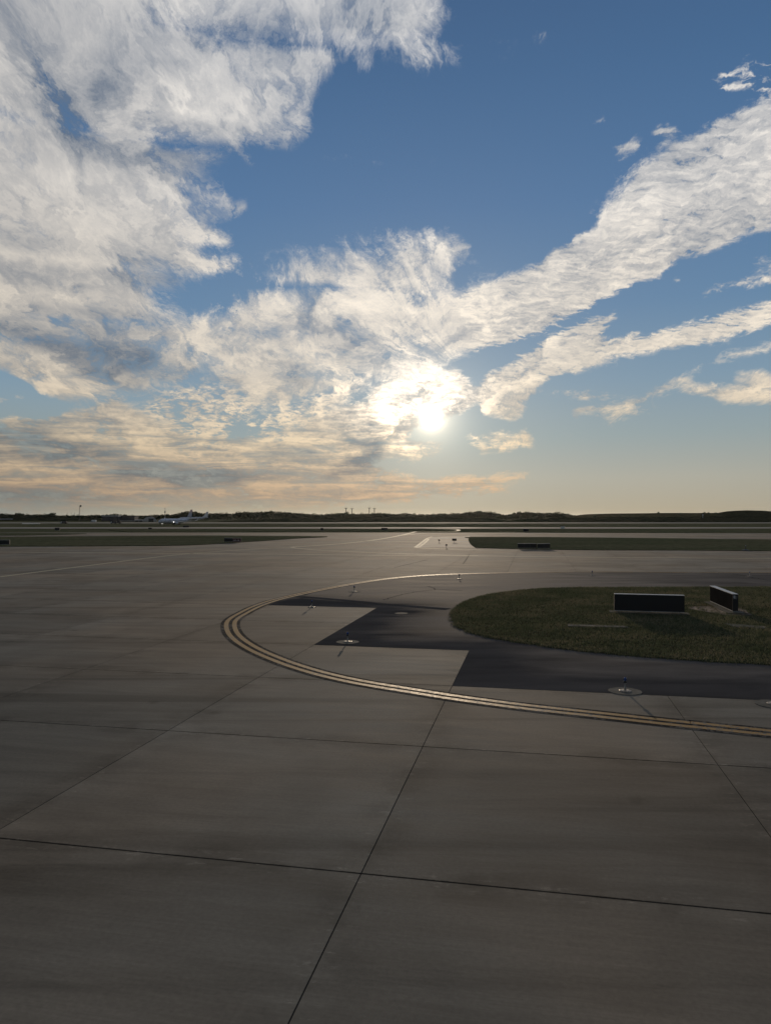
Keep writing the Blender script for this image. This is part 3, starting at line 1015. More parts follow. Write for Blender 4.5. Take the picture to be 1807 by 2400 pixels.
for a, b in ([(925, 1330), (1001, 1312)], [(1085, 1322), (1100, 1300)]):
    strip([G(*a), G(*b)], 0.06, .0056).build('hairline_crack', M['seal'], apron)

# ---- grass island inside the shoulder
Zr = lambda x, y: G(904 + x / 1.8439, 1280 + y / 1.8439)
isl_px = [(287, 300), (300, 270), (340, 245), (400, 222), (500, 201), (650, 186), (800, 181), (1000, 180), (1300, 179), (1665, 178), (1900, 178),
          (1900, 527), (1665, 515), (1400, 500), (1200, 487), (1000, 470), (800, 450), (640, 428), (480, 403), (380, 380), (320, 355), (293, 328)]
isl = [Zr(*p).to_2d() for p in isl_px]
isl = spline(isl + [isl[0]], 0.5)[:-1]
isl = [p + Vector((random.gauss(0, .05), random.gauss(0, .05))) for p in isl]
bm = bmesh.new()
top = bm.faces.new([bm.verts.new((p.x, p.y, .03)) for p in isl])
ext = bmesh.ops.extrude_face_region(bm, geom=[top])
bmesh.ops.translate(bm, verts=[e for e in ext['geom'] if isinstance(e, bmesh.types.BMVert)], vec=(0, 0, -.04))
bmesh.ops.recalc_face_normals(bm, faces=bm.faces)
me = bpy.data.meshes.new('grass_island')
bm.to_mesh(me)
bm.free()
island = tag(link('grass_island', me, M['turf']), kind='structure')
soil_c = G(1692, 1432).to_2d()
pads = [('p1', [Zr(785, 343), Zr(1040, 350), Zr(1045, 357), Zr(785, 350)]), ('p3', [Zr(1462, 339), Zr(1640, 352), Zr(1645, 361), Zr(1500, 352)])]
for _, q in pads:
    MB().prism([p.to_2d() for p in q], 0.0, 0.066).build('concrete_pad', M['pad'], island)


LR = np.random.RandomState(9).rand(3, 64, 64)


def lump(x, y):
    """uneven growth, 0..1"""
    t = 0.0
    for k, (sc, w) in enumerate(((2.3, .5), (.8, .3), (.35, .2))):
        fx, fy = x / sc + 7 * k, y / sc + 3 * k
        i, j = int(math.floor(fx)), int(math.floor(fy))
        u, v = fx - i, fy - j
        a = LR[k]
        t += w * ((a[j % 64, i % 64] * (1 - u) + a[j % 64, (i + 1) % 64] * u) * (1 - v) + (a[(j + 1) % 64, i % 64] * (1 - u) + a[(j + 1) % 64, (i + 1) % 64] * u) * v)
    return t


def scatter_blades(poly, n, rnd, keep=None, h=(0.05, 0.15), w=0.014, z0=.025):
    xs = [p.x for p in poly]
    ys = [p.y for p in poly]
    mb = MB()
    k = 0
    while k < n:
        p = Vector((rnd.uniform(min(xs), max(xs)), rnd.uniform(min(ys), max(ys))))
        if not inside(p, poly) or p.x > 0.60 * p.y + 1:
            k += 0.2
            continue
        if keep and not keep(p, rnd):
            k += 1
            continue
        clump = 0.35 + 0.95 * lump(p.x, p.y)
        for _ in range(3):
            a = rnd.uniform(0, 6.283)
            hh = rnd.uniform(*h) * clump
            q = p + Vector((rnd.gauss(0, .035), rnd.gauss(0, .035)))
            dx, dy = math.cos(a) * w, math.sin(a) * w
            lx, ly = rnd.gauss(0, .45) * hh, rnd.gauss(0, .45) * hh
            mb.face([(q.x - dx, q.y - dy, z0), (q.x + dx, q.y + dy, z0), (q.x + lx, q.y + ly, z0 + hh)])
        k += 1
    return mb


rg = random.Random(3)
blades = scatter_blades(isl, 52000, rg, lambda p, r: not (((p - soil_c) * 0.62).length < 1.0 + r.gauss(0, .35)) or r.random() < 0.25)
# ragged blades and runners spilling over the pavement edge
for k in range(9000):
    i = rg.randrange(len(isl))
    p = isl[i].lerp(isl[(i + 1) % len(isl)], rg.random())
    if p.x > .6 * p.y + 1:
        continue
    q = p + Vector((rg.gauss(0, .09), rg.gauss(0, .09)))
    a, hh = rg.uniform(0, 6.283), rg.uniform(.03, .12)
    n0 = len(blades.v)
    blades.v += [(q.x - .014 * math.cos(a), q.y - .014 * math.sin(a), .003), (q.x + .014 * math.cos(a), q.y + .014 * math.sin(a), .003), (q.x + rg.gauss(0, .05), q.y + rg.gauss(0, .05), .003 + hh)]
    blades.f.append((n0, n0 + 1, n0 + 2))
me = bpy.data.meshes.new('grass')
me.from_pydata(blades.v, [], blades.f)
tag(link('grass', me, M['blade']), 'short green grass growing on the island between shoulder and taxiway', 'grass', kind='stuff')
ring = [soil_c + Vector((math.cos(a) * (1.25 + .3 * math.sin(3 * a)), math.sin(a) * (2.3 + .4 * math.cos(2 * a)))) for a in [k * math.pi / 16 for k in range(32)]]
MB().face([(p.x, p.y, .034) for p in ring]).build('bare_soil', M['soil'], island)

# ---- grass verges farther out, raised a hand's breadth so their near edge reads dark
verges = [('left', [(-420, 1283), (0, 1281), (240, 1280), (440, 1278), (600, 1269), (700, 1262), (766, 1258), (600, 1256.5), (440, 1256), (0, 1259), (-420, 1261)]),
          ('sliver', [(-420, 1256), (0, 1255.4), (100, 1254), (204, 1251.2), (100, 1250), (0, 1249.6), (-420, 1249.4)]),
          ('right', [(1115, 1284.6), (1103, 1276), (1097.5, 1266), (1100, 1261.5), (1107, 1259.2), (1340, 1260), (1807, 1265), (2300, 1268), (2300, 1296), (1807, 1291.5), (1560, 1290), (1340, 1289)]),
          ('mid', [(300, 1247), (700, 1246.6), (880, 1246.2), (930, 1244), (938, 1242.2), (880, 1240.4), (300, 1240)]),
          ('mid right', [(1205, 1247.5), (1290, 1248.5), (1807, 1249.5), (2300, 1250), (2300, 1239.5), (1807, 1239), (1300, 1240), (1215, 1243)])]
for nm, pts in verges:
    pts = spline([G(*p) for p in pts] + [G(*pts[0])], 3.0)[:-1]
    tag(MB().prism(pts, -.05, .09).build('grass_verge', M['field']), kind='structure')

# ---- taxi lines in the middle distance
lines = [([(0, 1352), (150, 1333), (300, 1314), (434, 1298.5), (578, 1288), (683, 1282.6)], .40), ([(683, 1282.6), (705, 1281), (799, 1274.4), (880, 1265.3), (935, 1255.6), (975, 1246)], .9),
         ([(690, 1281.6), (686, 1283.5), (710, 1286.5), (760, 1290), (882, 1295.7), (996, 1299.5), (1120, 1302.2)], .55), ([(-300, 1291.5), (0, 1293.6), (452, 1297.2), (904, 1301.5), (1120, 1302.8), (1400, 1306), (1807, 1308.8), (2200, 1311)], .60),
         ([(974, 1282), (986, 1273), (1000, 1262.5), (1012, 1258)], .45), ([(982, 1282), (995, 1273), (1005, 1263)], .4), ([(974, 1282), (985, 1284), (1060, 1287), (1125, 1288)], .7),
         ([(800, 1268.2), (900, 1268.8), (1000, 1270)], .7), ([(960, 1246), (1060, 1245.2), (1074, 1241.8), (1055, 1240.3), (985, 1238.6)], 1.3), ([(935, 1255), (1000, 1250.2), (1100, 1250.6), (1300, 1251)], 1.0),
         ([(-300, 1252.8), (0, 1252.4), (400, 1251.5), (935, 1251)], .9)]
for k, (pts, w) in enumerate(lines):
    tag(strip(spline([G(*p) for p in pts], 2.0), w, .004 + .0015 * (k % 3)).build('taxi_line', M['line_paint']), kind='structure')
hat = [G(*p) for p in [(976, 1283), (1002, 1262.5), (1014, 1258.3), (1101, 1256), (1099, 1265), (1113, 1283.5), (1118, 1286)]]
hatched = tag(MB().face([(p.x, p.y, -.004) for p in hat]).build('paved_island', M['pave_light']), kind='structure')

# ================================================================ things
# ---- raised taxiway edge lights
def make_light():
    t = thing('edge_light', (0, 0, 0), 'x', 'light', 'taxiway edge lights')
    MB().lathe([(.17, 0), (.175, .012), (.15, .022), (.06, .03)], seg=20).build('base_plate', M['plate'], t)
    for k in range(6):
        a = k * math.pi / 3
        MB().lathe([(.012, .02), (.012, .032), (.004, .036)], (.13 * math.cos(a), .13 * math.sin(a), 0), 6).build('bolt', M['steel'], t)
    MB().lathe([(.030, .02), (.030, .10), (.022, .13), (.022, .245)], seg=12).build('stem', M['steel'], t)
    h = MB().lathe([(.022, .235), (.062, .250), (.064, .262), (.040, .300), (.038, .305)], seg=18).build('lamp_housing', M['lamp_body'], t, smooth=True)
    MB().lathe([(.036, .300), (.044, .318), (.046, .345), (.038, .372), (.022, .388), (.004, .394)], seg=18).build('lens', M['lens'], h, smooth=True)
    return t


lights = [((1463.8, 1620.4), .47, 'blue edge light on a round concrete pad between the grass island and double yellow line'),
          ((1811, 1650.5), .47, 'blue edge light on a round pad cut off by the right edge'),
          ((815, 1505), .46, 'blue edge light on a round pad in the notch of the stepped asphalt'),
          ((731.6, 1423.4), .22, 'blue edge light standing on bare concrete inside the bend of the yellow line'),
          ((830.4, 1386.8), .40, 'blue edge light on a round pad beyond the asphalt trench patch'),
          ((1076, 1357), .24, 'blue edge light on the asphalt behind the tip of the grass island'),
          ((1387, 1349), .34, 'blue edge light on a pad behind the wide black sign'),
          ((1755.5, 1351), .34, 'blue edge light on a pad beyond the angled sign, far right')]
light0 = make_light()
for k, (p, r, lab) in enumerate(lights):
    g = G(*p)
    if k == 0:
        light0.location = (g.x, g.y, .019)
        light0['label'] = lab
    else:
        copy_tree(light0, (g.x, g.y, .019), rg.uniform(0, 6), lab)
    seg = 28
    MB().lathe([(r, 0), (r, .016), (r - .012, .0185)], seg=seg).build('light_pad', M['pad'], shoulder if k != 3 else apron, loc=(g.x, g.y, 0))
g = G(940.5, 1437.7)
MB().lathe([(.34, .0), (.34, .010), (.25, .012)], seg=24).build('cable_can_cover', M['pad'], shoulder, loc=(g.x, g.y, .002))

# ---- guidance signs
def make_sign(name, loc, rz, w, h, d, label, cells_n=1, face='black', top='alu', group=None, text=None, legs=True):
    """box sign; local -Y is the side towards the camera"""
    t = thing(name, loc, label, 'sign', group, rz)
    z0 = .10 if legs else .04
    z1 = z0 + h
    for c in range(cells_n):
        cw = w / cells_n
        cx = -w / 2 + cw * (c + .5)
        MB().box((cx, 0, (z0 + z1) / 2), (cw - .012, d - .03, h - .02)).build('panel', M[face], t)
    MB().box((0, 0, z1 + .008), (w + .03, d + .02, .022)).build('top_cap', M[top], t)
    for s in (-1, 1):
        MB().box((s * (w / 2 + .006), 0, (z0 + z1) / 2), (.02, d, h)).build('end_frame', M['black'], t)
    MB().box((0, 0, z0 - .006), (w + .02, d, .024)).build('bottom_rail', M[top], t)
    for k in range(max(2, int(w / 1.1))):
        x = -w / 2 + .2 + (w - .4) * k / (max(2, int(w / 1.1)) - 1)
        MB().bar((x, 0, 0), (x, 0, z0), .03, seg=8).build('leg', M['steel'], t)
    if text:
        for s, x, col, sz in text:
            add_text(t, s, (x, -d / 2 - .004, z0 + h * .22), sz, col)
    return t


def add_text(parent, s, loc, size, mat, rx=R(90)):
    cu = bpy.data.curves.new('legend', 'FONT')
    cu.body = s
    cu.size = size
    cu.extrude = 0.002
    tmp = bpy.data.objects.new('legend', cu)
    COL.objects.link(tmp)
    dg = bpy.context.evaluated_depsgraph_get()
    me = bpy.data.meshes.new_from_object(tmp.evaluated_get(dg))
    bpy.data.objects.remove(tmp)
    o = link('legend', me, mat, parent, loc)
    o.rotation_euler = (rx, 0, 0)
    return o


a, b = G(1441, 1437.3), G(1604, 1442)
c = (a + b) / 2
SG = 'guidance signs beside the taxiways'
s1 = make_sign('guidance_sign', (c.x, c.y + .15, .05), math.atan2(b.y - a.y, b.x - a.x), (b - a).length, .84, .30, 'wide black sign panel with bright top edge standing in the near grass island', 1, group=SG)
MB().box((0, 0, .01), ((b - a).length + .5, .75, .05)).build('footing', M['pad'], s1)
near, far = G(1716.5, 1439), G(1663.5, 1414.5)
c = (near + far) / 2
dv = far - near
s2 = make_sign('guidance_sign', (c.x + .12, c.y, .05), math.atan2(dv.y, dv.x), dv.length, .86, .27, 'angled sign box seen end-on in the grass island, white label on its end', 2, face='sign_face', group=SG)
lab = MB().box((-dv.length / 2 - .019, .045, .83), (.006, .085, .13)).build('label_plate', M['white_label'], s2)
MB().box((-dv.length / 2 - .0235, .045, .85), (.003, .05, .012)).box((-dv.length / 2 - .0235, .045, .82), (.003, .06, .012)).box((-dv.length / 2 - .0235, .045, .79), (.003, .04, .012)).build('label_print', M['black'], lab)
MB().box((-dv.length / 2 - .019, -.06, .83), (.006, .05, .07)).build('label_plate', M['grey_wall'], s2)
MB().box((-dv.length / 2 - .019, 0, .74), (.006, .16, .018)).build('latch', M['steel'], s2)
MB().box((0, 0, .012), (dv.length + .4, .8, .05)).build('footing', M['pad'], s2)


def far_sign(x0, x1, yb, h, lab, **kw):
    g0, g1 = G(x0, yb), G(x1, yb)
    make_sign('guidance_sign', ((g0.x + g1.x) / 2, g0.y, .09), 0, g1.x - g0.x, h, .3, lab, group=SG, **kw)


far_sign(527, 546, 1272, .66, 'black half of the lettered sign pair on the left verge, nearer the left edge', text=[('B', .85, M['white_label'], .52)])
far_sign(546.6, 565.5, 1272.3, .66, 'dark red half of the lettered sign pair on the left verge', face='red_face', text=[('36R-18L', -.68, M['white_label'], .36)])
far_sign(-8, 24, 1278.5, .72, 'black sign on the left verge cut off by the left edge')
far_sign(1213, 1256, 1287.2, .66, 'longer of the two black signs side by side on the right verge', cells_n=3)
far_sign(1259, 1288, 1287.6, .66, 'shorter of the two black signs side by side on the right verge', cells_n=2)
far_sign(130, 141, 1244.2, .8, 'small far sign left of the taxiing airliner, beyond the thin grass sliver')
far_sign(894, 908, 1243.6, .7, 'small far sign at the tip of the middle grass verge')
far_sign(752, 758, 1244.5, .8, 'narrow far sign on the middle grass verge')
far_sign(1226, 1238, 1247.4, .8, 'small far sign on the grass above the two black signs')
far_sign(349, 357, 1241.5, .5, 'low dark marker box in front of the taxiing airliner')
far_sign(430, 444, 1237.2, .7, 'dark box on the grass below the airliner tail')


def post_sign(px, py, w, h, lab):
    g = G(px, py)
    t = thing('post_sign', (g.x, g.y, 0), lab, 'sign', 'small boards on the pale paved island')
    MB().bar((0, 0, 0), (0, 0, .35), .035, seg=8).build('post', M['steel'], t)
    MB().box((0, 0, .35 + h / 2), (w, .06, h)).build('board', M['black'], t)


post_sign(1064.5, 1272, .80, .42, 'small black board on a post on the pale paved island, the largest there')
post_sign(1029, 1272, .32, .30, 'little dark board on a post, left on the pale paved island')
post_sign(1046, 1284.5, .26, .30, 'little dark board on a post near the bottom line of the pale paved island')
g = G(1746, 1291.3)
t = thing('marker_post', (g.x, g.y, .09), 'dark post on a low conical base at the edge of the right verge', 'marker')
MB().lathe([(.55, 0), (.30, .10), (.08, .17)], seg=14).build('base', M['black'], t)
MB().bar((0, 0, .15), (0, 0, .62), .05, .04, 8).build('post', M['black'], t)
MB().lathe([(.07, .60), (.08, .66), (.03, .70)], seg=10).build('cap', M['steel'], t)

# ---- airliners
def airliner(name, loc, rz, label, lit, livery=True):
    """twin-jet, nose towards local -Y, 39.5 m long"""
    t = thing(name, loc, label, 'airplane', None, rz)
    st = [(0, .05, 2.6), (.35, .55, 2.62), (1.1, 1.05, 2.75), (2.4, 1.50, 2.95), (4.2, 1.82, 3.12), (6.5, 1.88, 3.2), (24, 1.88, 3.2), (28, 1.75, 3.35), (32, 1.30, 3.75), (36, .75, 4.3), (39.0, .30, 4.75), (39.5, .10, 4.85)]
    rings = []
    for y, r, z in st:
        rings.append([(r * math.cos(a), y - 19, z + 1.06 * r * math.sin(a)) for a in [2 * math.pi * k / 20 for k in range(20)]])
    body = MB().loft(rings).build('fuselage', M['silver'], t, smooth=True)
    win = MB()
    for s in (-1, 1):
        for k in range(44):
            y = -12.5 + .56 * k
            win.box((s * 1.875, y, 3.55), (.03, .26, .36))
    tag(win.build('cabin_window', M['dark_glass'], body), kind='stuff')
    for s in (-1, 1):
        MB().box((s * .55, -16.85, 3.98), (.8, .9, .42), s * R(28)).build('cockpit_window', M['dark_glass'], body)
        MB().box((s * 1.70, -14.4, 3.2), (.36, .86, 1.85)).build('door', M['silver'], body)
        # wing with a winglet
        def sec(x, y0, ch, z, th):
            return [(s * x, y0, z), (s * x, y0 + ch * .3, z + th), (s * x, y0 + ch * .7, z + th * .7), (s * x, y0 + ch, z + .02), (s * x, y0 + ch * .5, z - th * .5)]
        wg = MB().loft([sec(1.2, -4.6, 7.6, 2.1, .50), sec(5.6, -1.2, 4.9, 2.55, .34), sec(17.0, 5.4, 1.7, 3.45, .13)]).build('wing', M['wing'], t)
        MB().loft([sec(17.0, 5.4, 1.7, 3.45, .13), sec(17.35, 5.9, 1.3, 4.1, .08), sec(17.75, 7.3, .6, 5.9, .04)]).build('winglet', M['white'], wg)
        MB().loft([sec(.5, 14.8, 4.2, 4.6, .22), sec(7.1, 18.6, 1.5, 5.35, .08)]).build('stabiliser', M['wing'], t)
        en = MB().lathe([(.72, -2.1), (.98, -1.9), (1.06, -1.0), (1.0, .6), (.72, 1.7), (.60, 1.9)], (s * 4.85, -3.9, 1.52), 18, 'y').build('engine', M['silver'], t, smooth=True)
        MB().lathe([(.74, -2.11), (.70, -2.13)], (s * 4.85, -3.9, 1.52), 18, 'y').build('fan_face', M['black'], en)
        MB().box((s * 4.85, -2.6, 2.45), (.3, 3.6, .8)).build('pylon', M['wing'], en)
        for q in (-1, 1):
            MB().lathe([(.35, -.17), (.55, -.14), (.56, .14), (.35, .17)], (s * 2.86 + q * .43, 1.6, .56), 14, 'x').build('main_wheel', M['tyre'], t)
        MB().bar((s * 2.86, 1.6, .5), (s * 2.6, 1.4, 2.3), .13, seg=8).build('main_gear_leg', M['steel'], t)
    MB().bar((0, -14.4, .4), (0, -14.2, 1.9), .1, seg=8).build('nose_gear_leg', M['steel'], t)
    for q in (-1, 1):
        MB().lathe([(.22, -.1), (.34, -.08), (.34, .08), (.22, .1)], (q * .2, -14.4, .34), 12, 'x').build('nose_wheel', M['tyre'], t)

    def fsec(y0, ch, z, th):
        return [(0, y0, z), (th, y0 + ch * .4, z), (0, y0 + ch, z), (-th, y0 + ch * .4, z)]
    lv = [(11.0 + 0, 7.8, 4.7, .20), (14.6, 5.4, 6.6, .17), (18.6, 2.6, 12.5, .08)]
    if not livery:
        MB().loft([fsec(*q) for q in lv]).build('tail_fin', M['white'], t)
    else:
        n = 13
        fin = MB().loft([fsec(*q) for q in lv[:2]]).build('tail_fin', M['silver'], t)
        for k in range(n):
            a, b = k / n, (k + 1) / n
            mixs = lambda u: tuple(lv[1][i] + (lv[2][i] - lv[1][i]) * u for i in range(4))
            MB().loft([fsec(*mixs(a)), fsec(*mixs(b))]).build('tail_stripe', (M['stripe_blue'] if k % 2 == 0 else M['white']) if k < 7 else (M['stripe_red'] if k % 2 == 0 else M['white']), fin)
    if lit:
        for p, r in (((0, -14.75, 1.2), .20), ((2.5, -4.2, 2.35), .26), ((-2.5, -4.2, 2.35), .16), ((0, 20.6, 4.85), .20), ((17.0, 5.3, 3.5), .10)):
            MB().lathe([(r * math.sin(a), -r * math.cos(a)) for a in [math.pi * (k + .02) / 8.0 for k in range(9)]], p, 10).build('lit_lamp', M['lit'], t, smooth=True)
    return t


BETA = R(26)
yp = 602.0
airliner('airliner', (bear(411, yp), yp, terrain(yp) + .03), -BETA, 'silver twin-jet airliner with striped tail taxiing left, landing lights lit', True)
yp = 1000.0
airliner('airliner', (bear(452, yp), yp, terrain(yp) + .0), -R(84), 'pale airliner parked far behind the taxiing jet, its tail by the trees', False, False)

# ---- masts and poles on the skyline
def lattice(px, y, h, label):
    t = thing('radio_mast', (bear(px, y), y, terrain(y)), label, 'mast')
    cs = [(.55 * math.cos(a), .55 * math.sin(a)) for a in (R(90), R(210), R(330))]
    for c in cs:
        MB().bar((c[0], c[1], 0), (c[0], c[1], h), .09).build('upright', M['dark_wall'], t)
    br = MB()
    k = 0
    while (k + 1) * 1.6 < h:
        for i in range(3):
            a, b = cs[i], cs[(i + 1) % 3]
            br.bar((*a, k * 1.6), (*b, (k + 1) * 1.6), .045, seg=4)
        k += 1
    br.build('bracing', M['dark_wall'], t)
    d = MB().lathe([(.2, -.35), (1.0, -.15), (1.15, .25), (1.15, .5), (.3, .62)], (1.25, -.3, h - .6), 18, 'y').build('dish', M['dark_wall'], t, smooth=True)
    MB().bar((.3, 0, h - .6), (1.2, -.1, h - .6), .08).build('dish_arm', M['dark_wall'], d)
    return t


lattice(187.5, 900, 19.6, 'tall thin lattice mast with a round dish above the trees at left')
t = thing('antenna_tower', (bear(387.6, 1000), 1000, terrain(1000)), 'short antenna tower with round platform above the trees left of the jet', 'tower')
MB().bar((0, 0, 0), (0, 0, 12.2), .45, .35, 8).build('shaft', M['steel'], t)
MB().lathe([(.5, 11.2), (1.2, 12.0), (1.2, 12.8), (.5, 13.2)], seg=14).build('platform', M['steel'], t)
MB().bar((0, 0, 13), (0, 0, 17.6), .16, .10, 6).build('antenna', M['steel'], t)
MB().lathe([(.5, 16.4), (.6, 16.8), (.5, 17.2)], seg=10).build('antenna_drum', M['steel'], t)


def high_mast(px, y, top, label):
    t = thing('high_mast_light', (bear(px, y), y, terrain(y)), label, 'light mast', 'high mast lights on the skyline')
    h = CAM_H - terrain(y) + (HY - top) * y / FPX
    MB().bar((0, 0, 0), (0, 0, h), .62, .50, 10).build('pole', M['dark_wall'], t)
    r = MB().lathe([(.5, h - .9), (1.9, h - .1), (2.0, h + .25), (.8, h + .4)], seg=16).build('head_ring', M['dark_wall'], t)
    for k in range(8):
        a = k * math.pi / 4
        MB().box((2.5 * math.cos(a), 2.5 * math.sin(a), h + .05), (1.1, .7, .42), a).build('floodlight', M['dark_wall'], r)
    for s in (-1, 1):
        MB().bar((s * 1.1, 0, h + .3), (s * 1.1, 0, h + 4.2), .07, .04, 5).build('rod', M['dark_wall'], r)


high_mast(811, 1220, 1191.2, 'high mast light with flat round head, leftmost of four above the treeline')
high_mast(825, 1220, 1192.4, 'high mast light with flat round head, second from left of four above the treeline')
high_mast(865.5, 1220, 1190.8, 'high mast light with flat round head, third from left of four above the treeline')
high_mast(877.5, 1220, 1192.2, 'high mast light with flat round head, rightmost of four above the treeline')
for px, lab in ((158.5, 'leftmost'), (168, 'middle'), (176, 'rightmost')):
    t = thing('utility_pole', (bear(px, 1180), 1180, terrain(1180)), 'small utility pole above the left trees, %s of three near the lattice mast' % lab, 'pole', 'utility poles left of the mast')
    MB().bar((0, 0, 0), (0, 0, 11.6), .22, .16, 6).build('pole', M['bark'], t)
    MB().box((0, 0, 11.2), (2.2, .16, .2)).build('crossarm', M['bark'], t)

# ---- low buildings and vehicles on the left
def building(name, px0, px1, y, ztop, depth, label, wall, roofm, doors=0, parapet=.8):
    x0, x1 = bear(px0, y), bear(px1, y)
    t = thing(name, ((x0 + x1) / 2, y, terrain(y)), label, 'building')
    w = x1 - x0
    MB().box((0, depth / 2, ztop / 2), (w, depth, ztop)).build('wall', M[wall], t)
    MB().box((0, depth / 2, ztop + parapet / 2 - .2), (w + .6, depth + .6, parapet)).build('roof', M[roofm], t)
    for k in range(doors):
        x = -w / 2 + w * (k + .5) / doors
        MB().box((x, -.03, ztop * .36), (w / doors * .7, .12, ztop * .72)).build('door', M['dark_wall'], t)
    return t


building('hangar', 239, 278, 950, 6.4, 18, 'dark hangar with a pale roof edge in front of the left trees', 'dark_wall', 'roof', 2, 1.3)
building('storehouse', 279, 316, 960, 6.6, 16, 'low dark storehouse right of the hangar with pale roof edge', 'dark_wall', 'dark_wall', 3)
building('low_shed', 282, 317, 900, 1.1, 6, 'long very low pale shed in front of the storehouse', 'grey_wall', 'roof', 0, .4)
building('white_shed', 317, 335, 900, 1.9, 8, 'low white shed left of the salt shed', 'grey_wall', 'white', 2, .6)
building('low_house', -20, 27, 1000, 2.6, 10, 'low house with a white roof line at the left edge', 'dark_wall', 'white', 2, .5)
building('equipment_hut', 823, 829, 1080, 3.0, 4, 'little white hut at the foot of the treeline below the high masts', 'white', 'roof', 1, .3)
t = thing('salt_shed', (bear(352, 900), 900, terrain(900)), 'arched grey salt shed between the storehouse and the airliner nose', 'shed')
arch = []
for yy in (0, 14):
    arch.append([(8.5 * math.cos(a) * (1 if yy == 0 else .72) - (0 if yy == 0 else 3), yy, 6.0 * math.sin(a)) for a in [math.pi * k / 14 for k in range(15)]])
MB().loft(arch).build('roof_shell', M['roof'], t)
MB().box((1.5, -.05, 1.9), (6.0, .2, 3.8)).build('door', M['dark_wall'], t)
g = thing('storage_tank', (bear(834.5, 1080), 1080, terrain(1080)), 'small white upright tank beside the little hut below the high masts', 'tank')
MB().lathe([(.9, 0), (.9, 3.0), (.4, 3.4), (.05, 3.5)], seg=14).build('shell', M['white'], g)
MB().bar((.95, -.2, 0), (.95, -.2, 3.2), .05).build('ladder', M['steel'], g)
t = thing('barrier_wall', (bear(74, 670), 670, terrain(670)), 'long low white barrier on the grass at far left', 'barrier')
for k in range(8):
    MB().box((-7.2 + 2.05 * k, 0, .4), (2.0, .4, .8), 0, .8).build('barrier_block', M['white'], t)


def truck(px, y, label, body, cab='white'):
    t = thing('service_truck', (bear(px, y), y, terrain(y)), label, 'truck', 'service vehicles far left')
    MB().box((.9, 0, 1.45), (4.2, 2.2, 2.0)).build('cargo_box', M[body], t)
    MB().box((-2.0, 0, 1.15), (1.5, 2.1, 1.4), 0, .88).build('cab', M[cab], t)
    MB().box((-2.3, 0, 1.5), (.9, 2.14, .5), 0, .9).build('windscreen', M['dark_glass'], t)
    for x in (-1.9, 1.9):
        for s in (-1, 1):
            MB().lathe([(.25, -.14), (.42, -.12), (.42, .12), (.25, .14)], (x, s * .95, .42), 12, 'y').build('wheel', M['tyre'], t)
    return t


truck(267, 700, 'dark service truck left of two below the storehouse', 'dark_wall')
truck(277, 705, 'dark service truck right of two below the storehouse', 'dark_wall', 'grey_wall')
truck(220, 850, 'white box truck parked left of the hangar', 'white')
truck(150, 690, 'dark truck beside the far left equipment, below the utility poles', 'dark_wall', 'white')
g = G(1318, 1239.5)
t = thing('equipment_box', (g.x, g.y, 0), 'tiny white equipment box on the grass beside the runway, right of centre', 'box')
MB().box((0, 0, .5), (1.3, .6, .7)).build('housing', M['white'], t)
MB().box((0, 0, .88), (1.4, .7, .06)).build('lid', M['roof'], t)
for sx in (-.5, .5):
    MB().bar((sx, 0, 0), (sx, 0, .16), .05).build('foot', M['steel'], t)

# ---- trees along the far edge of the field
def crown_mesh(seed, n=300):
    r = random.Random(seed)
    lobes = [(r.uniform(-.28, .28), r.uniform(-.28, .28), r.uniform(.42, .82), r.uniform(.20, .34)) for _ in range(8)] + [(0, 0, .6, .33)]
    mb = MB()
    for _ in range(n):
        x, y, z, rad = r.choice(lobes)
        d = Vector((r.gauss(0, 1), r.gauss(0, 1), r.gauss(0, .8))).normalized() * rad * (r.random() ** .4)
        p = Vector((x, y, z)) + d
        if p.z > 1.0:
            p.z = 2.0 - p.z
        u = Vector((r.gauss(0, 1), r.gauss(0, 1), r.gauss(0, 1))).normalized()
        w = u.orthogonal().normalized()
        s = r.uniform(.035, .075)
        mb.face([p - u * s, p + w * s * .9, p + u * s, p - w * s * .9])
    return mb.mesh('crown')


crowns = [crown_mesh(40 + k) for k in range(9)]
for me in crowns:
    me.materials.append(M['leaf'])
trunk_mb = MB().bar((0, 0, 0), (.01, 0, .55), .030, .015, 7)
for a in (0, 2.1, 4.2):
    trunk_mb.bar((0, 0, .35), (.2 * math.cos(a), .2 * math.sin(a), .68), .012, .005, 5)
trunk_me = trunk_mb.mesh('trunk')
trunk_me.materials.append(M['bark'])
prof = [(-80, 1204), (0, 1204), (30, 1205), (50, 1203), (75, 1206), (90, 1203.5), (104, 1206), (122, 1202), (132, 1208), (170, 1208), (200, 1207), (240, 1206), (265, 1204.5), (300, 1208), (330, 1209), (360, 1207),
        (380, 1206), (400, 1206), (418, 1202), (440, 1197.5), (455, 1199), (462, 1198), (475, 1202), (500, 1202.5), (540, 1203), (565, 1200), (590, 1199.5), (620, 1199), (645, 1197.5), (665, 1199.5), (700, 1202),
        (740, 1204.5), (780, 1204), (810, 1200.5), (816, 1204), (850, 1203), (875, 1203), (890, 1201.5), (920, 1203.5), (960, 1203), (985, 1205), (1010, 1204), (1060, 1203), (1080, 1202), (1110, 1199), (1130, 1198.5),
        (1165, 1202), (1185, 1206), (1200, 1202), (1230, 1200), (1262, 1201), (1280, 1202.5), (1300, 1200), (1320, 1203), (1335, 1205), (1350, 1207.5), (1372, 1209)]


def ytop(px):
    for (a, ya), (b, yb) in zip(prof[:-1], prof[1:]):
        if a <= px <= b:
            return ya + (yb - ya) * (px - a) / (b - a)
    return prof[0][1] if px < prof[0][0] else prof[-1][1]


